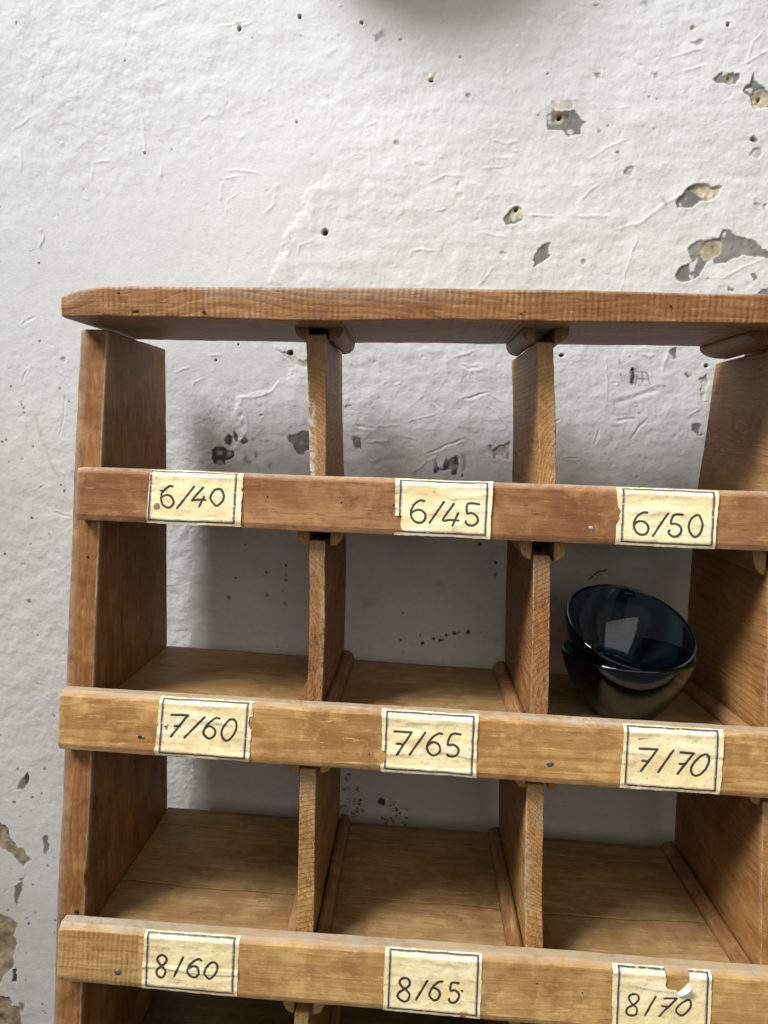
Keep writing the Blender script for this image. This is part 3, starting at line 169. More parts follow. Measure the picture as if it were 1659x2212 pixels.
def make_wood(name, axis, seed, light, dark, ring=.0038, pith=(.05, .06), saw=None, saw_amt=.5, stain=.5, grey=(.42, .34, .25), rough=.55, fibre=.5, ringmix=.75, bump=.45, pits=0.):
    m, nt, P = new_mat(name); b = NB(nt)
    tc = b.n('ShaderNodeTexCoord').outputs['Object']
    sx = b.n('ShaderNodeSeparateXYZ'); b.link(tc, sx.inputs[0]); ax = {'x': (0, 1, 2), 'y': (1, 0, 2), 'z': (2, 0, 1)}[axis]
    rs = random.Random(seed)
    g = b.math('ADD', sx.outputs[ax[0]], rs.uniform(-5, 5)); a = sx.outputs[ax[1]]; c = sx.outputs[ax[2]]
    # growth rings seen on any cut of the board
    slow = b.noise(b.comb(b.math('MULTIPLY', g, 5.0), b.math('MULTIPLY', a, 14.0), b.math('MULTIPLY', c, 14.0)), 1, 2, .5)
    a2 = b.math('ADD', a, b.math('MULTIPLY_ADD', slow, .05, pith[0]-.025)); c2 = b.math('ADD', c, b.math('MULTIPLY_ADD', slow, .035, pith[1]-.018))
    rad = b.math('SQRT', b.math('ADD', b.math('MULTIPLY', a2, a2), b.math('MULTIPLY', c2, c2)))
    fr = b.math('FRACT', b.math('MULTIPLY', rad, 1/ring))
    rings = b.ramp(fr, [(0, .0), (.45, .25), (.82, 1), (.95, .85), (1, 0)])
    fib = b.noise(b.comb(b.math('MULTIPLY', g, 30.0), b.math('MULTIPLY', a, 560.0), b.math('MULTIPLY', c, 560.0)), 1, 3, .6)
    fib2 = b.noise(b.comb(b.math('MULTIPLY', g, 8.0), b.math('MULTIPLY', a, 160.0), b.math('MULTIPLY', c, 160.0)), 1, 3, .6)
    off = b.n('ShaderNodeVectorMath', operation='ADD'); b.link(tc, off.inputs[0]); off.inputs[1].default_value = (seed*1.37, seed*.71, seed*2.11)
    blot = b.noise(off.outputs[0], 16, 4, .6); blot2 = b.noise(off.outputs[0], 60, 5, .65); grit = b.noise(off.outputs[0], 520, 3, .7)
    col = b.mix(b.math('MULTIPLY', rings, ringmix), light, dark)
    col = b.mix(b.math('MULTIPLY', b.ramp(fib, [(.36, 1), (.58, 0)]), fibre*.9), col, (dark[0]*.8, dark[1]*.72, dark[2]*.65))
    col = b.mix(b.math('MULTIPLY', b.ramp(fib2, [(.40, 1), (.56, 0)]), .5), col, (dark[0]*1.05, dark[1], dark[2]))
    big = b.noise(b.comb(b.math('MULTIPLY', g, 9.0), b.math('MULTIPLY', a, 22.0), b.math('MULTIPLY', c, 22.0)), 1, 4, .6)
    col = b.mix(b.ramp(big, [(.42, 0), (.60, .75)]), col, b.mix(1.0, col, (.74, .62, .52), 'MULTIPLY'))
    grease = b.noise(off.outputs[0], 34, 5, .7)
    col = b.mix(b.math('MULTIPLY', b.ramp(grease, [(.52, 0), (.66, 1)]), stain*.9), col, (dark[0]*.48, dark[1]*.42, dark[2]*.40))
    col = b.mix(b.math('MULTIPLY', b.ramp(blot, [(.42, 0), (.68, 1)]), stain), col, (dark[0]*.62, dark[1]*.5, dark[2]*.45))
    col = b.mix(b.math('MULTIPLY', b.ramp(blot2, [(.52, 0), (.72, 1)]), stain*.8), col, (light[0]*1.25, light[1]*1.25, light[2]*1.15))
    col = b.mix(b.math('MULTIPLY', b.ramp(grit, [(.6, 0), (.74, 1)]), .3), col, (light[0]*1.25, light[1]*1.3, light[2]*1.35))
    col = b.mix(b.math('MULTIPLY', b.ramp(grit, [(.27, 1), (.36, 0)]), .45), col, (.05, .03, .015))
    scf = b.noise(b.comb(b.math('MULTIPLY', g, 45.0), b.math('MULTIPLY', a, 260.0), b.math('MULTIPLY', c, 260.0)), 1, 4, .7)
    col = b.mix(b.math('MULTIPLY', b.ramp(scf, [(.60, 0), (.68, 1)]), .55), col, (light[0]*1.2, light[1]*1.22, light[2]*1.25))
    col = b.mix(b.math('MULTIPLY', b.ramp(scf, [(.30, 1), (.39, 0)]), .65), col, (dark[0]*.5, dark[1]*.42, dark[2]*.38))
    h = b.math('ADD', b.math('MULTIPLY', rings, -.25), b.math('MULTIPLY', fib, .55))
    h = b.math('ADD', h, b.math('MULTIPLY', b.ramp(scf, [(.30, 0), (.42, 1)]), .35))
    h = b.math('ADD', h, b.math('MULTIPLY', grit, .25))
    if saw:
        si = 'xyz'.index(saw[0])
        wv = b.noise(b.comb(*[b.math('MULTIPLY', sx.outputs[i], 900.0/saw[1] if False else (1/saw[1] if i == si else 9.0)) for i in range(3)]), 1, 1.5, .6)
        # saw kerf marks: even ripples, broken up
        ph = b.math('ADD', b.math('MULTIPLY', sx.outputs[si], 6.283/saw[1]), b.math('MULTIPLY', b.noise(tc, 45, 3, .6), 7.0))
        rip = b.math('MULTIPLY_ADD', b.math('SINE', ph), .5, .5)
        rip = b.math('MULTIPLY', rip, b.ramp(b.noise(tc, 70, 3, .6), [(.35, .1), (.65, 1)]))
        col = b.mix(b.math('MULTIPLY', b.ramp(rip, [(.62, 0), (.95, 1)]), saw_amt*.45), col, (dark[0]*.6, dark[1]*.5, dark[2]*.45))
        h = b.math('ADD', h, b.math('MULTIPLY', rip, -saw_amt)); h = b.math('ADD', h, b.math('MULTIPLY', wv, saw_amt*.4))
    if pits:
        # torn end grain: short open pores
        pv = b.noise(b.comb(b.math('ADD', b.math('MULTIPLY', sx.outputs[0], 640.0), b.math('MULTIPLY', sx.outputs[2], 90.0)), b.math('MULTIPLY', sx.outputs[1], 40.0), b.math('MULTIPLY', sx.outputs[2], 110.0)), 1, 3, .6)
        pm = b.ramp(pv, [(.33, 1), (.43, 0)])
        col = b.mix(b.math('MULTIPLY', pm, .55*pits), col, (.07, .035, .014)); h = b.math('ADD', h, b.math('MULTIPLY', pm, -.8*pits))
    wr = b.n('ShaderNodeAttribute', attribute_name='wear'); wz = b.n('ShaderNodeAttribute', attribute_name='chalk')
    wm = b.math('MULTIPLY', wr.outputs['Fac'], b.ramp(b.noise(off.outputs[0], 110, 5, .7), [(.3, .15), (.6, 1)]))
    col = b.mix(wm, col, grey)
    zm = b.math('MULTIPLY', wz.outputs['Fac'], b.ramp(b.noise(off.outputs[0], 190, 5, .7), [(.44, 0), (.56, 1)]))
    col = b.mix(zm, col, (.47, .42, .34))
    b.link(col, P.inputs['Base Color']); P.inputs['Roughness'].default_value = rough; P.inputs['Specular IOR Level'].default_value = .22
    bp = b.n('ShaderNodeBump'); bp.inputs['Strength'].default_value = bump; bp.inputs['Distance'].default_value = .0012
    b.link(h, bp.inputs['Height']); b.link(bp.outputs[0], P.inputs['Normal'])
    return m

HON_L, HON_D = (0.468, 0.288, 0.109), (0.291, 0.149, 0.045)
RED_L, RED_D = (0.364, 0.192, 0.073), (0.218, 0.097, 0.031)
OCH_L, OCH_D = (0.489, 0.303, 0.120), (0.312, 0.165, 0.054)
DUL_L, DUL_D = (0.374, 0.226, 0.102), (0.260, 0.138, 0.054)
m_board = make_wood('top_board_pine', 'x', 3, (0.385, 0.204, 0.083), (0.234, 0.105, 0.037), ring=.0045, pith=(.1, -.16), saw=('x', .0042), saw_amt=.75, stain=.45, fibre=.7)
m_side = make_wood('side_panel_pine', 'z', 7, RED_L, RED_D, ring=.006, pith=(.11, .2), saw=('z', .0075), saw_amt=.22, stain=.6, ringmix=.6)
m_rail = [make_wood('front_rail_pine', 'x', 11, (0.39, 0.208, 0.092), (0.255, 0.115, 0.045), ring=.006, pith=(.06, .1), stain=.75, ringmix=.45, bump=.25),
          make_wood('front_rail_pine', 'x', 12, (0.62, 0.40, 0.165), (0.40, 0.215, 0.072), ring=.0052, pith=(.2, .215), stain=.6, ringmix=.8, bump=.25),
          make_wood('front_rail_pine', 'x', 13, (0.58, 0.39, 0.165), (0.42, 0.245, 0.085), ring=.007, pith=(.2, .44), stain=.6, ringmix=.4, bump=.25)]
m_ribs = make_wood('ribbed_end_pine', 'x', 14, (0.489, 0.303, 0.120), (0.312, 0.165, 0.054), ring=.007, pith=(.2, .44), saw=('x', .0036), saw_amt=.9, stain=.3, ringmix=.3)
m_shelf = [make_wood('shelf_pine', 'x', 21+i, (0.406, 0.270, 0.122), (0.260, 0.152, 0.058), ring=.009, pith=(.14, .15+.1*i), stain=.5, ringmix=.5, bump=.2) for i in range(3)]
m_shelf.append(make_wood('shelf_pine_shaded', 'x', 25, (0.166, 0.105, 0.047), (0.104, 0.060, 0.023), ring=.009, pith=(.14, .45), stain=.7, ringmix=.5, bump=.2))  # bottom shelf: shade inside its row is put into the wood colour
m_div = [make_wood('divider_pine', 'y', 31+i, *p, ring=.0034, pith=q, stain=.4, ringmix=.8, pits=t, bump=.55) for i, (p, q, t) in enumerate([
    ((DUL_L, DUL_D), (-.12, .10), .25), ((OCH_L, OCH_D), (-.36, .02), .5), ((RED_L, RED_D), (-.10, .16), .9), ((RED_L, RED_D), (-.38, .22), .8), ((HON_L, HON_D), (-.19, .42), .7), ((OCH_L, OCH_D), (-.30, .40), .6)])]
m_divfar = make_wood('divider_pine', 'y', 41, (0.416, 0.226, 0.083), (0.281, 0.132, 0.041), ring=.0065, pith=(-.45, .36), stain=.4, ringmix=.5)
m_strip = make_wood('guide_strip_pine', 'y', 51, (0.364, 0.215, 0.099), (0.224, 0.110, 0.045), ring=.004, stain=.5)
m_stripb = make_wood('guide_strip_beech', 'y', 52, (0.468, 0.292, 0.125), (0.302, 0.165, 0.062), ring=.004, stain=.4)

def make_wall():
    m, nt, P = new_mat('limewashed_plaster'); b = NB(nt)
    at = b.n('ShaderNodeAttribute', attribute_name='paint').outputs['Color']
    tc = b.n('ShaderNodeTexCoord').outputs['Object']
    v = b.ramp(b.noise(tc, 9, 5, .6), [(.3, .93), (.7, 1.0)])
    v2 = b.ramp(b.noise(tc, 160, 4, .65), [(.25, .92), (.6, 1.0)])
    col = b.mix(1.0, at, v, 'MULTIPLY'); col = b.mix(1.0, col, v2, 'MULTIPLY')
    b.link(col, P.inputs['Base Color']); P.inputs['Roughness'].default_value = .75; P.inputs['Specular IOR Level'].default_value = .25
    h = b.math('ADD', b.noise(tc, 420, 5, .65), b.math('MULTIPLY', b.noise(b.comb(*[b.math('MULTIPLY', b.n('ShaderNodeSeparateXYZ').outputs[0], 0.0)]*3), 1), 0.0))
    bp = b.n('ShaderNodeBump'); bp.inputs['Strength'].default_value = .38; bp.inputs['Distance'].default_value = .0009
    b.link(h, bp.inputs['Height']); b.link(bp.outputs[0], P.inputs['Normal']); return m
def make_paper():
    m, nt, P = new_mat('yellowed_label_paper'); b = NB(nt)
    at = b.n('ShaderNodeAttribute', attribute_name='paint').outputs['Color']
    tc = b.n('ShaderNodeTexCoord').outputs['Object']
    v = b.ramp(b.noise(tc, 420, 4, .65), [(.25, .86), (.6, 1.0)])
    b.link(b.mix(1.0, at, v, 'MULTIPLY'), P.inputs['Base Color'])
    P.inputs['Roughness'].default_value = .42; P.inputs['Specular IOR Level'].default_value = .4
    bp = b.n('ShaderNodeBump'); bp.inputs['Strength'].default_value = .3; bp.inputs['Distance'].default_value = .0004
    b.link(b.noise(tc, 500, 4, .6), bp.inputs['Height']); b.link(bp.outputs[0], P.inputs['Normal']); return m
def make_simple(name, col, rough=.5, metal=0.):
    m, nt, P = new_mat(name); b = NB(nt); tc = b.n('ShaderNodeTexCoord').outputs['Object']
    v = b.ramp(b.noise(tc, 600, 4, .6), [(.3, .7), (.7, 1.1)])
    b.link(b.mix(1.0, col, v, 'MULTIPLY'), P.inputs['Base Color']); P.inputs['Roughness'].default_value = rough; P.inputs['Metallic'].default_value = metal
    return m
def make_glass():
    m, nt, P = new_mat('navy_glass'); b = NB(nt); tc = b.n('ShaderNodeTexCoord').outputs['Object']
    P.inputs['Base Color'].default_value = (.15, .28, .40, 1); P.inputs['Transmission Weight'].default_value = 1
    P.inputs['IOR'].default_value = 1.5
    b.link(b.ramp(b.noise(tc, 45, 4, .6), [(.35, .02), (.75, .09)]), P.inputs['Roughness'])
    return m
m_wall = make_wall(); m_paper = make_paper(); m_glass = make_glass()
m_nail = make_simple('dull_nail_steel', (.30, .27, .25), .45, .8); m_nailb = make_simple('bright_nail_steel', (.62, .62, .62), .3, .9)
m_hole = make_simple('dark_nail_hole', (.02, .012, .008), .9)
m_enamel = make_simple('grey_enamel', (.45, .45, .43), .35)

# ------------------------------------------------------------------ wall
def build_wall():
    step = .0009
    xs = np.concatenate([np.arange(-.75, -.24, .006), np.arange(-.24, .66, step), np.arange(.66, 1.35, .006)])
    zs = np.concatenate([np.arange(-.95, -.68, .006), np.arange(-.68, .44, step), np.arange(.44, .95, .006)])
    X, Z = np.meshgrid(xs, zs); sh = X.shape
    H = np.zeros(sh); col = np.empty(sh+(3,)); col[:] = (.61, .614, .606)
    # noise works on sample spacing; outside the close-up band it is only stretched
    jx = field(sh, 7, 7, 1, 3, .7)*.0008; jz = field(sh, 7, 7, 2, 3, .7)*.0008
    jx2 = field(sh, 22, 22, 3, 2)*.0010; jz2 = field(sh, 22, 22, 4, 2)*.0010
    XJ, ZJ = X+jx+jx2, Z+jz+jz2
    # left: rough older plaster; right: smoother skim coat, its edge runs down the middle
    bz = np.array([p[1] for p in BOUND])[::-1]; bx = np.array([p[0] for p in BOUND])[::-1]
    o = np.argsort(bz); bnd = np.interp(Z, bz[o], bx[o])
    sd = (X+jx2*3+jx*2)-bnd
    rough = 1-sstep(-.004, .004, sd)
    fade = np.clip(.55+.45*field(sh, 130, 110, 5), .25, 1.2)
    stip = field(sh, 11, 10, 6, 4, .62); stip2 = field(sh, 34, 26, 8, 2)
    near = np.exp(-np.clip(-sd, 0, 1)/.035)
    H += rough*(stip*.00021*fade*(1+.7*near)+stip2*.00016)
    creased = field(sh, 26, 9, 9, 3, .6)
    H += (1-rough)*(creased*.00011+field(sh, 60, 5, 10, 2)*.00004+field(sh, 5, 60, 12, 2)*.00004+field(sh, 9, 9, 13, 4, .65)*.00016+field(sh, 60, 60, 16)*.0003)
    # rectangular trowel flicks
    edge = np.clip(.75+.5*field(sh, 30, 30, 15, 2), .15, 1.6)
    macro = field(sh, 200, 200, 14)*.0012+.0006*edge*sstep(-.0045, .0030, sd+jx*2)
    rs = rng(77)
    def box(cx, cz, r):
        i0, i1 = np.searchsorted(zs, [cz-r, cz+r]); k0, k1 = np.searchsorted(xs, [cx-r, cx+r]); return slice(max(i0-1, 0), i1+1), slice(max(k0-1, 0), k1+1)
    # random small flecks, pits and ridges
    for _ in range(950):
        cx, cz = rs.uniform(-.22, .64), rs.uniform(-.64, .42); r = rs.uniform(.0007, .0022); s = box(cx, cz, r*3)
        d = np.hypot((XJ[s]-cx)/1.0, (ZJ[s]-cz)*rs.uniform(.8, 1.5))
        H[s] += rs.choice([-1, 1], p=[.6, .4])*.0005*np.exp(-(d/r)**2)*rs.uniform(.3, 1.2)
    for _ in range(260):
        cx, cz = rs.uniform(-.22, .64), rs.uniform(-.64, .42); L = rs.uniform(.004, .022); a = rs.normal(0, .35)+(math.pi/2 if rs.uniform() < .2 else 0)
        dx, dz = L*math.cos(a), L*math.sin(a); s = box(cx, cz, L+.004)
        d, t = line_d(XJ[s], ZJ[s], [(cx-dx/2, cz-dz/2), (cx, cz+rs.normal(0, L*.08)), (cx+dx/2, cz+dz/2)])
        H[s] += rs.choice([-1, 1])*.00019*np.exp(-(d/rs.uniform(.0006, .0014))**2)*np.sin(t*math.pi)*rs.uniform(.4, 1)
    for _ in range(75):
        cx, cz = rs.uniform(-.22, .64), rs.uniform(-.64, .42); r = rs.uniform(.0005, .0011); s = box(cx, cz, r*4)
        d = np.hypot(XJ[s]-cx, ZJ[s]-cz); k = (1-sstep(r*.7, r*1.3, d))*rs.uniform(.3, .9)
        col[s] = col[s]*(1-k[..., None])+np.array((.30, .27, .23))*k[..., None]; H[s] -= k*.0006
    PAL = {'g': ((.185, .187, .175), .00045), 't': ((.41, .355, .26), .0007), 'd': ((.062, .058, .055), .0005), 's': ((.20, .195, .185), .0002), 'l': ((.42, .42, .41), .0008),
           'w': ((.50, .47, .415), .0006), 'b': ((.31, .265, .185), .0008), 'k': ((.07, .06, .05), .0002), 'y': ((.44, .385, .30), 0.), 'h': ((.10, .075, .055), .006)}
    mott = field(sh, 7, 7, 20, 3, .7); mott2 = field(sh, 3, 3, 21, 1); mott3 = field(sh, 40, 6, 22, 2)
    def stamp(s, k, kind, depth_mul=1.):
        c, dep = PAL[kind]; mm = mott[s]; c = np.array(c)
        tone = (1+.16*mm*(kind in 'tbwl')+.07*mm)[..., None]
        if kind == 's': k = k*np.clip(.42+.5*mm, 0, .85)
        if kind == 'y': k = k*np.clip(.4+.25*mm, 0, .6)
        if kind == 'd': k = k*np.clip(.95+.25*mott2[s], 0, 1)
        if kind == 'g': k = k*(1-.8*sstep(1.15, 1.6, mm*.75+mott2[s]*.45)); tone = tone*(1+.10*mott3[s]+.25*sstep(.9, 1.5, -mm)*mott2[s])[..., None]
        col[s] = col[s]*(1-k[..., None])+c*tone*k[..., None]
        Hs = H[s]; base = Hs-dep*depth_mul+(.00028*mm if kind in 'tbw' else 0)
        if kind in 'gd': base = Hs*.35-dep
        H[s] = Hs*(1-k)+base*k
    for kind, pts in POLYS:
        pa = np.array(pts); c0 = pa.mean(0); r = np.abs(pa-c0).max()+.008; s = box(*c0, r)
        d = poly_sd(XJ[s], ZJ[s], pts)
        if kind == 'g':
            # flaking lip round the bare patch
            H[s] += .00012*np.exp(-((d-.0012)/.0013)**2)
        soft = .0022 if kind in 'sy' else .0004
        stamp(s, 1-sstep(-soft, soft, d), kind)
    for kind, cx, cz, r in CIRCS:
        s = box(cx, cz, r*2+.004); d = np.hypot(XJ[s]*.6+X[s]*.4-cx, ZJ[s]*.6+Z[s]*.4-cz)-r
        if kind == 'h':
            H[s] += .00013*np.exp(-((d-.0012)/.0010)**2)*(1+mott[s]*.6)
            k = 1-sstep(-.0007, .0004, d); c = np.array(PAL['h'][0]); col[s] = col[s]*(1-k[..., None])+c*k[..., None]
            H[s] -= k*.007
        else:
            stamp(s, 1-sstep(-.0006 if kind != 'y' else -.002, .0006, d), kind)
            if kind == 't': H[s] -= .0016*np.clip(1-np.hypot(X[s]-cx, Z[s]-cz)/(r+1e-6), 0, 1)
    for kind, pts, wd in LINES:
        pa = np.array(pts); c0 = (pa.max(0)+pa.min(0))/2; r = np.abs(pa-c0).max()+.006; s = box(*c0, r)
        d, t = line_d(X[s]+jx2[s]*.35+jx[s]*.5, Z[s]+jz2[s]*.35+jz[s]*.5, pts)
        e = np.exp(-(d/wd)**2)*np.clip(np.sin(np.clip(t, .02, .98)*math.pi)*2.2, .15, 1)
        if kind == 'r': H[s] += e*.00045
        elif kind == 'n': H[s] -= e*.00045; H[s] += .0002*np.exp(-((d-wd*1.7)/wd)**2)
        else: stamp(s, np.exp(-(d/wd)**4), kind)
    # wall goes darker and yellower downward and leftward, slightly warmer behind the shelves
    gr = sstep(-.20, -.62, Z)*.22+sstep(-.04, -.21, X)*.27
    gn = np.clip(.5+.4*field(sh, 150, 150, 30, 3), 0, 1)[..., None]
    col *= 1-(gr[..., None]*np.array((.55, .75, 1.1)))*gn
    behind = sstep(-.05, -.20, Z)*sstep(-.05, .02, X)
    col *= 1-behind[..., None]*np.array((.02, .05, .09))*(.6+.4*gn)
    # the fine relief is sampled only in the close-up band; beyond it the wall is left smooth
    H *= sstep(-.245, -.225, X)*sstep(.665, .64, X)*sstep(-.69, -.665, Z)*sstep(.445, .425, Z)
    H += macro*sstep(-.245, -.225, X)*sstep(.665, .64, X)
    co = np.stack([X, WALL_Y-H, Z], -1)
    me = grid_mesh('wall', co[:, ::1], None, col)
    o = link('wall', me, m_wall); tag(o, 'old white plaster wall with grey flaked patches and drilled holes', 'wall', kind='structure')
    # solid backing so that the wall has a thickness
    return o
wall = build_wall()

# ------------------------------------------------------------------ swept boards
CNT = [None]                                # every cross-section of one board gets the same point count
def resample(poly, radii, sp=.003, seg=3):
    """closed polygon with rounded corners, resampled; returns list of points"""
    out = []; n = len(poly)
    P = [np.array(p, float) for p in poly]
    for i in range(n):
        a, b, c = P[i-1], P[i], P[(i+1) % n]; r = radii[i]
        u = (a-b)/np.linalg.norm(a-b); v = (c-b)/np.linalg.norm(c-b)
        ca = np.clip(u@v, -1, 1); half = math.acos(ca)/2; t = min(r/math.tan(half), .45*min(np.linalg.norm(a-b), np.linalg.norm(c-b)))
        s, e = b+u*t, b+v*t
        for k in range(seg+1):
            q = k/seg; out.append((1-q)**2*s+2*q*(1-q)*b+q*q*e)
    # add points along the flats
    res = []
    m = len(out)
    if CNT[0] is None: CNT[0] = [int(np.linalg.norm(out[(i+1) % m]-out[i])/sp+.3) for i in range(m)]
    for i in range(m):
        a, b = out[i], out[(i+1) % m]; L = np.linalg.norm(b-a); res.append(a)
        k = CNT[0][i]
        if k > 1:
            res.append(a+(b-a)*min(.0006/L, .2))
            for q in range(1, k): res.append(a+(b-a)*q/k)
            res.append(b-(b-a)*min(.0006/L, .2))
    return np.array(res)
def sweep(name, axis, ts, prof, mat, parent, wob=.0003, seed=0, endr=.0012, wear=None, chalk=None, wobs=9., nick=.0):
    """prof(t) -> list of 2-D points (same count); axis = sweep direction"""
    CNT[0] = None
    ts = list(ts); t0, t1 = ts[0], ts[-1]; sg = 1 if t1 > t0 else -1
    rows = []
    for t, ins in [(t0, endr), (t0+sg*endr*.3, endr*.3), (t0+sg*endr, 0), (t0+sg*endr*1.6, 0)]: rows.append((t, ins))
    rows += [(t, 0) for t in ts if sg*(t-t0) > endr*2 and sg*(t1-t) > endr*2]
    rows += [(t1-sg*endr*1.6, 0), (t1-sg*endr, 0), (t1-sg*endr*.3, endr*.3), (t1, endr)]
    bm = bmesh.new(); rings = []
    k3 = {'x': lambda t, p: (t, p[0], p[1]), 'y': lambda t, p: (p[0], t, p[1]), 'z': lambda t, p: (p[0], p[1], t)}[axis]
    lw = bm.verts.layers.float.new('wear'); lc = bm.verts.layers.float.new('chalk')
    sv = Vector((seed*3.1, seed*1.7, seed*.9))
    def mk(t, p):
        q = Vector(k3(t, p))
        d = Vector((mnoise.noise(q*wobs+sv), mnoise.noise(q*wobs+sv+Vector((9, 0, 0))), mnoise.noise(q*wobs+sv+Vector((0, 9, 0)))))*wob*2
        d += Vector((mnoise.noise(q*90+sv), mnoise.noise(q*90-sv), mnoise.noise(q*90+sv*2)))*wob*.6
        v = bm.verts.new(q+d); v[lw] = wear(q) if wear else 0.; v[lc] = chalk(q) if chalk else 0.
        return v
    for t, ins in rows:
        P = np.array(prof(t)); c = P.mean(0); ext = (P.max(0)-P.min(0))/2
        sc = 1-ins/np.maximum(ext, 1e-6); mid = (P.max(0)+P.min(0))/2
        P = mid+(P-mid)*sc
        rings.append([mk(t, p) for p in P])
    for i in range(len(rings)-1):
        A, B = rings[i], rings[i+1]; n = len(A)
        for k in range(n): bm.faces.new((A[k], A[(k+1) % n], B[(k+1) % n], B[k]))
    for R, t in ((rings[0], t0), (rings[-1], t1)):
        P = np.array(prof(t)); mid = (P.max(0)+P.min(0))/2; last = R
        for s in (.985, .6, .2):
            sc = np.array([s, s]); ext = (P.max(0)-P.min(0))/2; s2 = 1-endr/np.maximum(ext, 1e-6)
            ring = [mk(t, mid+(p-mid)*s2*sc) for p in P]
            n = len(ring)
            for k in range(n): bm.faces.new((last[k], last[(k+1) % n], ring[(k+1) % n], ring[k]))
            last = ring
        bm.faces.new(last)
    bmesh.ops.recalc_face_normals(bm, faces=bm.faces)
    me = bpy.data.meshes.new(name); bm.to_mesh(me); bm.free()
    for p in me.polygons: p.use_smooth = True
    return link(name, me, mat, parent)
def lin(a, b, n): return np.linspace(a, b, n)

rack = empty('pigeonhole_rack', (.24, -.10, -.64), 'old wooden pigeonhole rack with numbered paper labels standing against white wall', 'shelf rack')
XR = .665                                  # right-hand end of the rack, outside the picture
ZB = -.64
def fy(z): return FA+FB*z

# ---- top board
def zub(x): return .0782+.0085*x
def top_prof(x):
    e = max(0., (-.0215+.030)-(x+.0215+.0))    # left end is worn round
    q = max(0., min(1., (x+.0215)/.034))
    cut = .0062*(1-q)**1.6; th = .0215+.0012*math.sin(x*9)-cut
    yf = -.1655+.0018*(1-q)**2
    pts = [(yf, zub(x)+.0005*math.sin(x*31)), (yf, zub(x)+th), (-.030, zub(x)+th+cut), (-.030, zub(x))]
    return resample(pts, [.0014, .0022, .0015, .0012], .0045)
def w_top(q): return .75*math.exp(-((q.x+.02)/.02)**2)*(q.z > zub(q.x)+.010)+.5*(q.z > zub(q.x)+.0195)+.3*(q.z < zub(q.x)+.0015)
top = sweep('top_board', 'x', lin(-.0215, XR+.02, 190), top_prof, m_board, rack, wob=.0006, seed=1, wear=w_top)
# small knots, splits and nails in its front edge
def disc(name, p, rx, rz, depth, mat, parent, tilt=0., seed=0, n=14):
    """small irregular domed disc lying on a face that looks along -y"""
    bm = bmesh.new(); rs = random.Random(seed); rg = []
    for s, d in ((1.0, 0.0), (.85, depth*.8), (.45, depth)):
        ring = []
        for k in range(n):
            a = 2*math.pi*k/n; j = 1+rs.uniform(-.12, .12); x, z = rx*s*j*math.cos(a), rz*s*j*math.sin(a)
            ring.append(bm.verts.new((p[0]+x*math.cos(tilt)-z*math.sin(tilt), p[1]-d-.0001, p[2]+x*math.sin(tilt)+z*math.cos(tilt))))
        rg.append(ring)
    for A, B in zip(rg, rg[1:]):
        for k in range(n): bm.faces.new((A[k], A[(k+1) % n], B[(k+1) % n], B[k]))
    bm.faces.new(rg[-1]); bm.faces.new(rg[0][::-1]); bmesh.ops.recalc_face_normals(bm, faces=bm.faces)
    me = bpy.data.meshes.new(name); bm.to_mesh(me); bm.free()
    for f in me.polygons: f.use_smooth = True
    return link(name, me, mat, parent)
for x, z, rx, rz in ((.0215, .0950, .0011, .0009), (.0335, .0826, .0026, .0008), (.083, .083, .0016, .0010), (.408, .0930, .0010, .0008), (.306, .086, .0008, .0006)):
    disc('nail_hole', (x, -.1658, z), rx, rz, .0002, m_hole, top, .2, int(x*999))

# ---- side panels
def side_prof(x0, x1, sgn=1):
    def f(z):
        k = .0016*math.exp(-((z+.335)/.006)**2)+.0008*math.exp(-((z+.22)/.02)**2)   # knocks on the inner front arris
        y0 = fy(z); a = [(x0, y0), (x1-k, y0+.2*k), (x1, 0), (x0, 0)]
        return resample(a, [.0008, .0012, .001, .001], .006)
    return f
def w_side(q): return .75*(abs(q.x) < .0016 and q.y < fy(q.z)+.002)+.45*(q.x < -.0195 and q.y < fy(q.z)+.003)+.35*(q.z > .070)
sp1 = sweep('side_panel', 'z', lin(ZB, .0735, 150), side_prof(-.0212, -.0004), m_side, rack, wob=.0005, seed=2, wear=w_side)
sp2 = sweep('side_panel', 'z', lin(ZB, .080, 60), side_prof(XR, XR+.021), m_side, rack, wob=.0005, seed=3)
disc('nail_hole', (-.0062, fy(-.3607)+.0001, -.3607), .0022, .0028, .0003, m_hole, sp1, -.2, 4)
disc('nail_hole', (-.0085, fy(-.0975), -.0975), .0008, .0008, .0002, m_hole, sp1, 0, 5)

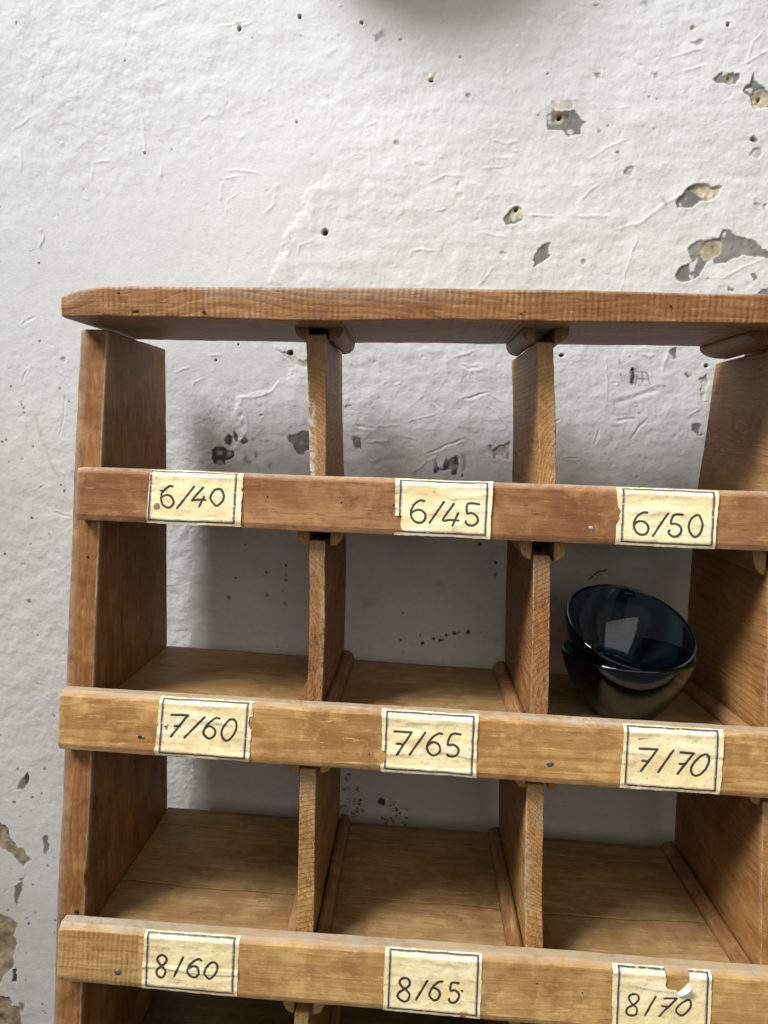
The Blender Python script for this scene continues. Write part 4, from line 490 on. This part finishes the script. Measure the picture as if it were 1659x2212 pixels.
# ---- shelves
SH = [  # (front z, front slope, back z, back slope, thickness, grooves)
    (-.0454, -.0085, -.0500, -.0120, .0185, ()),
    (-.2092, -.0165, -.2095, -.0330, .0230, (-.060,)),
    (-.3774, -.0155, -.3734, -.0340, .0230, (-.120, -.030)),
    (-.5420, -.0155, -.5420, -.0200, .0220, ())]
def shelf_z(i, x, y):
    zf, sf, zb, sb, th, g = SH[i]; yf = fy(zf)+.001; t = (y-yf)/(0-yf)
    return (zf+sf*x)*(1-t)+(zb+sb*x)*t
shelves = []; CN = {}
for i, (zf, sf, zb, sb, th, gr) in enumerate(SH):
    yf = fy(zf)+.001
    def prof(x, i=i, yf=yf, th=th, gr=gr):
        ys = [(y, 0.) for y in np.linspace(yf, 0.001, 22)]; top_ = []
        for g in gr:
            gg = g+.0016*math.sin(x*23+i)+.0009*math.sin(x*71)+.0004*math.sin(x*190)
            w_ = .00040+.00055*max(0, math.sin(x*17+1.3))
            ys = [q for q in ys if abs(q[0]-gg) > .0012]
            while len(ys) < CN.setdefault((i, g), len(ys)): ys.append((ys[-1][0]+1e-5, 0.))
            ys = ys[:CN[(i, g)]] if len(ys) > CN[(i, g)] else ys
            ys += [(gg-w_-.0009, 0.), (gg-w_-.00004, 0.0), (gg-w_, .008), (gg+w_, .008), (gg+w_+.00004, 0.), (gg+w_+.0009, 0.)]
        for y, d in sorted(ys): top_.append((y, shelf_z(i, x, y)-d))
        bot = [(y, shelf_z(i, x, yf)-th) for y in np.linspace(.001, yf, 6)]
        return np.array(top_+bot)
    sh_o = sweep('shelf', 'x', lin(-.0002, XR-.0002, 150), prof, m_shelf[i], rack, wob=.0005, seed=10+i)
    for p in sh_o.data.polygons:
        if abs(p.normal.z) < .8 and abs(p.normal.x) < .5: p.use_smooth = False
    shelves.append(sh_o)

# ---- front rails
RT = .0125
RL = [  # front-top z, slope, height, height slope, left end
    (-.0333, -.0087, .0313, .0056, -.0140), (-.1973, -.0165, .0340, .0084, -.0198), (-.3654, -.0155, .0328, .0150, -.0140), (-.5300, -.0155, .0340, .0, -.0140)]
BEV, CH = (.0040, .0032), (.0016, .0045)
def rail_path(i, x):
    """outline of the rail section: points (y, z) from the back of the bevel to the bottom of the chamfer"""
    zt, s, h, hs, xl = RL[i]; z0 = zt+s*x; hh = h+hs*x
    P = [(BEV[0], BEV[1]), (0, 0), (0, -hh), (CH[0], -hh-CH[1])]
    return [(fy(z0+dz)-.0135+dy, z0+dz) for dy, dz in P]
rails = []
for i in range(4):
    def prof(x, i=i):
        a = rail_path(i, x); zt = a[0][1]; yb = lambda z: fy(z)-.0004
        wv = .0005*math.sin(x*40+i)+.0004*math.sin(x*97+2*i)
        a[0] = (a[0][0]+wv, a[0][1]+wv*.5)
        return resample(a+[(yb(a[3][1]), a[3][1]), (yb(zt), zt)], [.0009, .0011, .0010, .0008, .0008, .0008], .004)
    def wear(q, i=i):
        a = rail_path(i, q.x); return (.95 if i != 0 else .6)*(q.z > a[1][1]+.0004)+.15*(q.z < a[2][1])+.5*math.exp(-((q.x-RL[i][4])/.0025)**2)
    def chk(q, i=i):
        a = rail_path(i, q.x)
        return (.9*math.exp(-((q.x-.365)/.018)**2) if i == 1 else (.95*math.exp(-((q.x-.0)/.05)**2) if i == 2 else .35))*(q.z > a[1][1]+.0006)
    o = sweep('front_rail', 'x', lin(RL[i][4], XR+.021, 200), prof, m_rail[min(i, 2)], rack, wob=.0004, seed=20+i, wear=wear, chalk=chk)
    rails.append(o)
rails[2].data.materials.append(m_ribs)
for p in rails[2].data.polygons:
    if p.center.x < .0445 and p.normal.y < -.6: p.material_index = 1
def on_rail(i, x, z): return fy(z)-.0135
for i, x, z, rx, rz, mat, tl in ((0, .3626, -.0631, .0021, .0022, m_nailb, 0), (1, .0419, -.2242, .0024, .0015, m_hole, -.15), (1, .0436, -.2244, .0016, .0013, m_nail, .2), (1, .3379, -.2300, .0026, .0022, m_nail, .1), (2, .0314, -.3926, .0026, .0022, m_nail, -.4)):
    disc('nail', (x, on_rail(i, x, z), z), rx, rz, .0004, mat, rails[i], tl, int(x*1000))
for i, x, z, r in ((0, .129, -.0475, .0006), (0, .183, -.0500, .0007), (0, .221, -.0505, .0007), (1, .171, -.2160, .0008), (1, .209, -.2290, .0006), (2, .333, -.3835, .0007), (2, .300, -.3885, .0006), (2, .290, -.3760, .0006), (2, .365, -.388, .0006)):
    disc('nail_hole', (x, on_rail(i, x, z), z), r, r, .0001, m_hole, rails[i], 0, int(x*1000)+3)

# ---- paper labels glued round the rails
LBL = {  # rail, outer x (left top, right top, right bottom, left bottom), border x (left top, right top, right bottom, left bottom)
    '6/40': (0, (.0412, .1115, .1106, .0397), (.0428, .1057, .1048, .0420)), '6/45': (0, (.2214, .2924, .2912, .2216), (.2259, .2882, .2874, .2256)), '6/50': (0, (.3799, .4523, .4499, .3794), (.3850, .4486, .4470, .3842)),
    '7/60': (1, (.0545, .1248, .1225, .0523), (.0579, .1201, .1186, .0564)), '7/65': (1, (.2171, .2866, .2863, .2172), (.2212, .2832, .2826, .2205)), '7/70': (1, (.3889, .4596, .4576, .3867), (.3923, .4549, .4533, .3910)),
    '8/60': (2, (.0497, .1202, .1198, .0489), (.0530, .1161, .1160, .0530)), '8/65': (2, (.2244, .2943, .2940, .2240), (.2288, .2912, .2908, .2284)), '8/70': (2, (.3850, .4545, .4540, .3855), (.3902, .4515, .4507, .3893))}
def build_label(text, strokes, bites, seed):
    ri, ox, ix = LBL[text]; nx, ns = 270, 165
    st = math.hypot(*BEV); sc_ = math.hypot(*CH); xm = (ox[0]+ox[1])/2
    hh = RL[ri][2]+RL[ri][3]*xm; total = st+hh+sc_; s0, s1 = .0003, total-.0006
    U, S = np.meshgrid(np.linspace(0, 1, nx), np.linspace(s0, s1, ns)); V = (S-s0)/(s1-s0)
    Xe = (ox[0]*(1-V)+ox[3]*V)*(1-U)+(ox[1]*(1-V)+ox[2]*V)*U
    zt = RL[ri][0]+RL[ri][1]*Xe; hx = RL[ri][2]+RL[ri][3]*Xe; F = (hx+0)/hh
    # path with softened folds
    sl = S.copy(); off = .00035
    dy = np.where(sl < st, BEV[0]*(1-sl/st), np.where(sl < st+hh, 0, CH[0]*(sl-st-hh)/sc_))
    dz = np.where(sl < st, BEV[1]*(1-sl/st), np.where(sl < st+hh, -(sl-st)*F, -hx-CH[1]*(sl-st-hh)/sc_))
    nrmz = np.where(sl < st, .78, np.where(sl < st+hh, 0, -.33))
    k = np.ones(7)/7
    for arr in (dy, dz, nrmz):
        pad = np.pad(arr, ((3, 3), (0, 0)), 'edge'); sm = sum(pad[q:q+ns]*k[q] for q in range(7)); w_ = ((np.abs(S-st) < .0012) | (np.abs(S-st-hh) < .0012)); arr[w_] = sm[w_]
    wr = field((ns, nx), 60, 26, seed*10, 3, .6); wr2 = field((ns, nx), 8, 8, seed*10+5, 2)
    cre = np.clip(field((ns, nx), 90, 14, seed*10+7), 0, 9)**2
    lift = off+.00017*np.clip(wr+1, 0, 5)+.00005*wr2+.00022*np.clip(cre, 0, 3)
    # curled corners and lifting edges
    edge = np.minimum(np.minimum(U, 1-U)*.07, 10); ef = np.clip(field((ns, nx), 50, 50, seed*10+9), 0, 3)
    lift += .0008*np.exp(-edge/.0025)*ef
    Zp = zt+dz; Yp = FA+FB*Zp-.0135+dy-lift*(1-np.abs(nrmz)*.4); Zq = Zp+lift*nrmz
    # outline: deckle plus the torn bites
    dk = field((ns, nx), 22, 22, seed*10+11, 4, .62)*.00013
    xl = ox[0]*(1-V)+ox[3]*V; xr = ox[1]*(1-V)+ox[2]*V
    dl = np.minimum(Xe-xl, xr-Xe)+dk*1.2-.00035; dt = np.minimum(S-s0, s1-S)+dk-.0002
    keep = (dl > 0) & (dt > 0)
    zflat = Zp+np.where(dy > 0, 0, 0)
    for bt in bites: keep &= poly_sd(Xe+dk*1.5, zflat+dk, bt) > 0
    # colours
    col = np.empty((ns, nx, 3)); col[:] = (.92, .75, .42)
    b1 = field((ns, nx), 50, 20, seed*10+21, 3, .6); b2 = field((ns, nx), 5, 3, seed*10+23, 2); b3 = field((ns, nx), 16, 6, seed*10+25, 2)
    def over(k, c): col[:] = col*(1-k[..., None])+np.array(c)*k[..., None]
    over(np.clip(b1*.30, 0, .6), (.70, .52, .26)); over(np.clip(-b1*.25, 0, .5), (.96, .86, .62)); over(np.clip((b3-.9)*.4, 0, .5), (.55, .42, .22))
    over(np.clip(cre*.08, 0, .3), (.97, .90, .72))
    over(np.exp(-((S-st-.0026)/.002)**2)*np.clip(.35+.2*b3, 0, .6), (.56, .43, .22))
    over(np.exp(-((S-st)/.0010)**2)*np.clip(.5+.35*b3, 0, .8), (.95, .89, .76))
    # ruled lines
    for q in range(1, 5):
        sq = st+.0021+q*.0073-.0025
        over(np.exp(-((S-sq-.0002*np.sin(U*5))/.00019)**2)*np.clip(.34+.12*b3, 0, .5), (.34, .29, .20))
    # fly specks
    rs = rng(seed*100+3)
    for _ in range(60):
        cx, cs = rs.uniform(), rs.uniform(); r = rs.uniform(.00015, .00045); d = np.hypot((U-cx)*.070, (V-cs)*(s1-s0)*rs.uniform(.6, 1.3))
        over((1-sstep(r*.6, r*1.5, d))*rs.uniform(.4, .9), (.25, .16, .08))
    if text == '6/40':
        d = np.hypot((Xe-.0475)/.0030, (Zp+.0564)/.0030)+.10*b2*.5; over(1-sstep(.75, .95, d), (.33, .20, .13)); Yp -= .0004*np.exp(-(d/.8)**4)
        over((1-sstep(.75, 1.0, np.hypot((Xe-.0507)/.0014, (Zp+.0452)/.0010))), (.10, .07, .05))
    # printed frame: thick navy rule, thin inner rule
    bl = ix[0]*(1-V)+ix[3]*V; br = ix[1]*(1-V)+ix[2]*V; sT, sB = .0024, st+hh+.0012
    wob = .00010*np.sin(U*23)+.00008*np.sin(V*19)
    worn = np.clip(1.05-.35*np.clip(b2-1.1, 0, 2), .25, 1)
    def rule(o_, hw, c, a):
        inx = (Xe > bl+o_-hw) & (Xe < br-o_+hw); ins = (S > sT+o_-hw) & (S < sB-o_+hw)
        dd = np.minimum(np.where(ins, np.minimum(np.abs(Xe-bl-o_+wob), np.abs(Xe-br+o_+wob)), 1), np.where(inx, np.minimum(np.abs(S-sT-o_+wob), np.abs(S-sB+o_+wob)), 1))
        over((1-sstep(hw*.75, hw*1.25, dd))*a*worn, c)
    rule(.0, .00076, (.040, .055, .115), .96); rule(.0011, .00016, (.2, .19, .2), .6)
    # handwriting in marker ink
    hw = .00088 if text != '8/70' else .00076
    for stq in strokes:
        d, t = line_d(Xe, Zp, smooth_curve(stq)); ww = hw*(1+.06*np.sin(t*9+seed))
        over((1-sstep(ww*.84, ww*1.14, d+b2*.00003))*.985, (.030, .030, .034))
    me = grid_mesh('paper_label', np.stack([Xe, Yp, Zq], -1)[::-1], keep[::-1], col[::-1])
    o = link('paper_label', me, m_paper, rails[ri]); o['label'] = 'yellowed paper label handwritten '+text
    return o
for q, (text, strokes, bites) in enumerate(INK): build_label(text, strokes, bites, q+1)
# torn scrap curling out of the 8/70 label
def scrap():
    n = 14; A = np.array((0.4294, 0, -0.3843)); u = np.array((0.0075, 0, 0.0074)); v = np.array((0.0029, 0, -0.0027))
    a, t = np.meshgrid(np.linspace(0, 1, n), np.linspace(0, 1, n)); jag = .10*np.sin(t*23)
    P = A+(a+jag*(a > .9))[..., None]*u+t[..., None]*v; z = P[..., 2]
    P[..., 1] = fy(z)-.0141-.0030*np.sin(a*2.0)*(.4+.6*t)-.0006
    col = np.empty((n, n, 3)); col[:] = (.86, .85, .82); col[(t > .80)] = (.20, .22, .33)
    return tag(link('torn_scrap', grid_mesh('torn_scrap', P, None, col), m_paper, rails[2]), 'white scrap of torn label paper curling out')
scrap()

# ---- guide strips (quarter rounds) and dividers
def quarter(name, x, side, ztop, w_, h_, y0, y1, zf, mat, parent, up=False, seed=0):
    """quarter-round strip against plane x; side=+1 grows to +x; hangs below zf(y) or stands on it when up"""
    def prof(y):
        z = zf(y); s = -1 if not up else 1; P = [(x, z)]
        P += [(x+side*w_*f, z) for f in (.25, .5, .75)]
        for k in range(9):
            a = math.pi/2*k/8; P.append((x+side*w_*math.cos(a)**.8, z+s*h_*math.sin(a)**.8))
        P += [(x, z+s*h_*f) for f in (.75, .5, .25)]
        return np.array(P)
    return sweep(name, 'y', lin(y0, y1, 40), prof, mat, parent, wob=.0004, seed=seed, endr=.0010)
# dividers: front (left,right at the top), (left,right at the bottom), back left (top, bottom), thickness at back
DV = {
    (0, 0): ((.1512, .1669), (.1599, .1709), (.1525, .1573)), (1, 0): ((.1592, .1708), (.1608, .1721), (.1588, .1595)), (2, 0): ((.1577, .1694), (.1598, .1721), (.1593, .1587)), (3, 0): ((.159, .1692), (.159, .171), (.159, .159)),
    (0, 1): ((.3224, .3346), (.3268, .3394), (.3200, .3248)), (1, 1): ((.3241, .3363), (.3251, .3379), (.3226, .3248)), (2, 1): ((.3245, .3371), (.3270, .3398), (.3250, .3268)), (3, 1): ((.325, .337), (.327, .339), (.326, .327)),
    (0, 2): ((.5020, .5140), (.4950, .5070), (.5035, .4930)), (1, 2): ((.4930, .5050), (.4930, .5050), (.4933, .4937)), (2, 2): ((.4928, .5050), (.4929, .5055), (.4924, .4946)), (3, 2): ((.493, .505), (.493, .505), (.493, .494))}
ZTOP = {0: (.0735, .0705, .0715), 1: (-.0800, -.0855, -.0905), 2: (-.2475, -.2510, -.2560), 3: (-.4235, -.4290, -.4340)}
GW, under = .0107, [None]
for (r, c), (ft, fb, bk) in DV.items():
    xm = (ft[0]+ft[1])/2
    if r == 0:
        par = top; zu = lambda y, x=xm: zub(x)+.0003; yF, yB, hh = fy(.075)+.0005, -.029, .0108
    else:
        i = r-1; par = shelves[i]; zz = shelf_z(i, xm, fy(SH[i][0])+.001)-SH[i][4]; zu = lambda y, zz=zz: zz+.0003; yF, yB = fy(zz)+.0006, -.002
        hh = abs((ZTOP[r][c]-.0045)-zz)
    bot = r
    zt = ZTOP[r][c]
    # gap between the two upper strips is a little wider than the board
    gl, gr_ = {0: (.1520, .1680), 1: (.3215, .3357), 2: (.5005, .5155)}[c] if r == 0 else (ft[0]-.0004, ft[1]+.0028)
    if r == 0 and c == 0: gl = .1528
    quarter('guide_strip', gl, -1, zt, .0235 if (r, c) == (0, 2) else GW, hh, yF, yB, zu, m_strip if r == 0 else m_stripb, par, False, 100+r*10+c)
    quarter('guide_strip', gr_, 1, zt, GW, hh, yF, yB, zu, m_strip if r == 0 else m_stripb, par, False, 140+r*10+c)
    # lower pair on the shelf
    if r < 3 or True:
        yS = fy(SH[r][0])+.004
        zs_ = lambda y, x=xm, r=r: shelf_z(r, x, y)-.0004
        xb0, xb1 = min(bk[1], fb[0])-.0006, max(bk[1]+.012, fb[1])+.0004
        quarter('guide_strip', xb0, -1, 0, .0105, .0098, yS, -.002, zs_, m_strip, shelves[r], True, 180+r*10+c)
        quarter('guide_strip', xb1, 1, 0, .0095, .0098, yS, -.002, zs_, m_strip, shelves[r], True, 220+r*10+c)
    zb_ = min(shelf_z(r, xm, fy(SH[r][0])), shelf_z(r, xm, 0))-.001
    def prof(z, ft=ft, fb=fb, bk=bk, zt=zt, zb_=zb_, r=r, c=c):
        t = (zt-z)/(zt-zb_); t = max(0, min(1, t))
        l, rr = ft[0]*(1-t)+fb[0]*t, ft[1]*(1-t)+fb[1]*t; b0 = bk[0]*(1-t)+bk[1]*t
        bow = {(1, 0): .0011, (0, 0): -.0008, (0, 1): .0010, (2, 1): -.0010}.get((r, c), .0003)*math.sin(math.pi*t)
        return resample([(l+bow, fy(z)), (rr+bow, fy(z)), (b0+.0122+bow, 0), (b0+bow, 0)], [.0007, .0009, .0008, .0008], .005)
    di = {(0, 0): 0, (0, 1): 1, (1, 0): 2, (1, 1): 3, (2, 0): 4, (2, 1): 5}.get((r, c))
    mt = m_div[di] if di is not None else (m_div[0] if (r, c) == (0, 2) else m_divfar if c == 2 else m_div[4])
    def chk(q, ft=ft, fb=fb, zt=zt, zb_=zb_, c=c, r=r):
        t = (zt-q.z)/(zt-zb_); l, rr = ft[0]*(1-t)+fb[0]*t, ft[1]*(1-t)+fb[1]*t
        e = 0.
        if q.y < fy(q.z)+.004:
            e = .4*(q.x < l+.0005) if c < 2 else .3*(q.x < l+.0006)
            if (r, c) == (0, 0): e = max(e, 1.2*(t > .3)*(q.x < l+.0004+.0050*max(0, t-.35)))
            e = max(e, .35*(q.x > rr-.0007))
        return e
    def wear(q, zt=zt): return .3*(q.y < fy(q.z)+.0015)*max(0, 1-(zt-q.z)/.04)
    sweep('divider', 'z', lin(zb_, zt, 70), prof, mt, rack, wob=.00055, seed=60+r*10+c, wear=wear, chalk=chk, wobs=14)

# ------------------------------------------------------------------ glass cups
def lathe_cup(name, R, Hh, rb, th):
    """teacup: outer wall, rolled rim, inner wall, base; axis z, base at 0"""
    out = []
    for k in range(25):
        t = k/24; z = Hh*t; rad = rb+(R-rb)*(math.sin(t*math.pi/2)**.92*.80+.20*t)
        out.append((rad, z))
    o2 = [(0.0001, .0012), (rb*.75, .0012), (rb*.86, .0002), (rb*.97, .0003)] + out[1:]
    rim = [(R-th*.15, Hh+th*.35), (R-th*.5, Hh+th*.5), (R-th*.85, Hh+th*.35)]
    inn = [(max(r-th, .0001), z+(th*1.1*(1-z/Hh))) for r, z in out[::-1]]
    inn = [p for p in inn if p[1] > th*1.4]; inn += [(rb*.72, th*1.55), (rb*.4, th*1.42), (.0001, th*1.4)]
    prof = o2+rim+inn; n = 96; bm = bmesh.new(); rings = []
    for r, z in prof: rings.append([bm.verts.new((r*math.cos(2*math.pi*k/n), r*math.sin(2*math.pi*k/n), z)) for k in range(n)])
    for A, B in zip(rings, rings[1:]):
        for k in range(n): bm.faces.new((A[k], A[(k+1) % n], B[(k+1) % n], B[k]))
    bm.faces.new(rings[0]); bm.faces.new(rings[-1][::-1])
    bmesh.ops.recalc_face_normals(bm, faces=bm.faces)
    me = bpy.data.meshes.new(name); bm.to_mesh(me); bm.free()
    for p in me.polygons: p.use_smooth = True
    return me
def handle_mesh(R, Hh):
    """loop handle in the x-z plane outside the wall at +x: flat strap section"""
    pts = []
    for k in range(33):
        t = k/32; a = math.pi*(.5-t)
        pts.append((R*.93+.020*max(0, math.cos(a))**.75+(-.012*t if True else 0), Hh*.54+(Hh*.36)*math.sin(a)))
    bm = bmesh.new(); rings = []
    for i, (x, z) in enumerate(pts):
        a = pts[max(0, i-1)]; b = pts[min(32, i+1)]; tx, tz = b[0]-a[0], b[1]-a[1]; L = math.hypot(tx, tz); nx_, nz_ = tz/L, -tx/L
        fl = 1+.35*math.exp(-((i)/3.)**2)+.35*math.exp(-((32-i)/3.)**2); ring = []
        for k in range(14):
            q = 2*math.pi*k/14; u, v = .0022*math.cos(q), .0052*fl*math.sin(q)
            ring.append(bm.verts.new((x+nx_*u, v, z+nz_*u)))
        rings.append(ring)
    for A, B in zip(rings, rings[1:]):
        for k in range(14): bm.faces.new((A[k], A[(k+1) % 14], B[(k+1) % 14], B[k]))
    bm.faces.new(rings[0]); bm.faces.new(rings[-1]); bmesh.ops.recalc_face_normals(bm, faces=bm.faces)
    me = bpy.data.meshes.new('handle'); bm.to_mesh(me); bm.free()
    for p in me.polygons: p.use_smooth = True
    return me
CR, CH_, CB = .0515, .0500, .0225
cup_me = lathe_cup('glass_cup', CR, CH_, CB, .0026); han_me = handle_mesh(CR, CH_)
cup_me.materials.append(m_glass); han_me.materials.append(m_glass)
def place_cup(loc, axis, spin, label, extra=''):
    o = bpy.data.objects.new('glass_cup', cup_me); C.objects.link(o)
    q = Vector((0, 0, 1)).rotation_difference(Vector(axis).normalized())
    o.matrix_world = Matrix.Translation(loc) @ q.to_matrix().to_4x4() @ Matrix.Rotation(spin, 4, 'Z')
    h = bpy.data.objects.new('handle', han_me); C.objects.link(h); h.parent = o
    return tag(o, label, 'cup', 'nested navy glass cups')
lx, ly = .4085, -.110
place_cup((lx, ly, shelf_z(1, lx, ly)+.0006), (.0, .0, 1), math.radians(118), 'dark navy glass cup standing upright on the shelf, holding the other cup')
ax_ = Vector((.13, -.454, .891)).normalized(); rc = Vector((.4096, -.110, -.1459))
place_cup(rc-ax_*CH_, ax_, math.radians(80), 'tilted dark navy glass cup resting inside the upright cup')

# ------------------------------------------------------------------ unseen round body added above the picture; its shadow darkens the top of the wall
def shadow_caster():
    c = Vector((.192, WALL_Y, .568)); n = 72
    e = empty('wall_shadow_caster', c, 'unseen round enamel drum with opal cover, added above the rack to cast a wall shadow', 'shadow_caster')
    def lathe(name, prof, mat):
        bm = bmesh.new(); rings = [[bm.verts.new((c.x+r*math.cos(2*math.pi*k/n), c.y-d, c.z+r*math.sin(2*math.pi*k/n))) for k in range(n)] for r, d in prof]
        for A, B in zip(rings, rings[1:]):
            for k in range(n): bm.faces.new((A[k], A[(k+1) % n], B[(k+1) % n], B[k]))
        bm.faces.new(rings[0]); bm.faces.new(rings[-1]); bmesh.ops.recalc_face_normals(bm, faces=bm.faces)
        me = bpy.data.meshes.new(name); bm.to_mesh(me); bm.free()
        for p in me.polygons: p.use_smooth = True
        return link(name, me, mat, e)
    lathe('base_plate', [(.130, -.001), (.134, .002), (.134, .048), (.130, .052), (.112, .053)], m_enamel)
    lathe('caster_cover', [(.118, .0525)]+[(.118*math.cos(a)**.6, .0535+.030*math.sin(a)**.8) for a in np.linspace(0, 1.5, 14)], make_simple('opal_cover', (.72, .71, .66), .25))
    lathe('rim_ring', [(.129, .0515), (.129, .058), (.125, .061), (.120, .059), (.1195, .054)], m_nail)
shadow_caster()
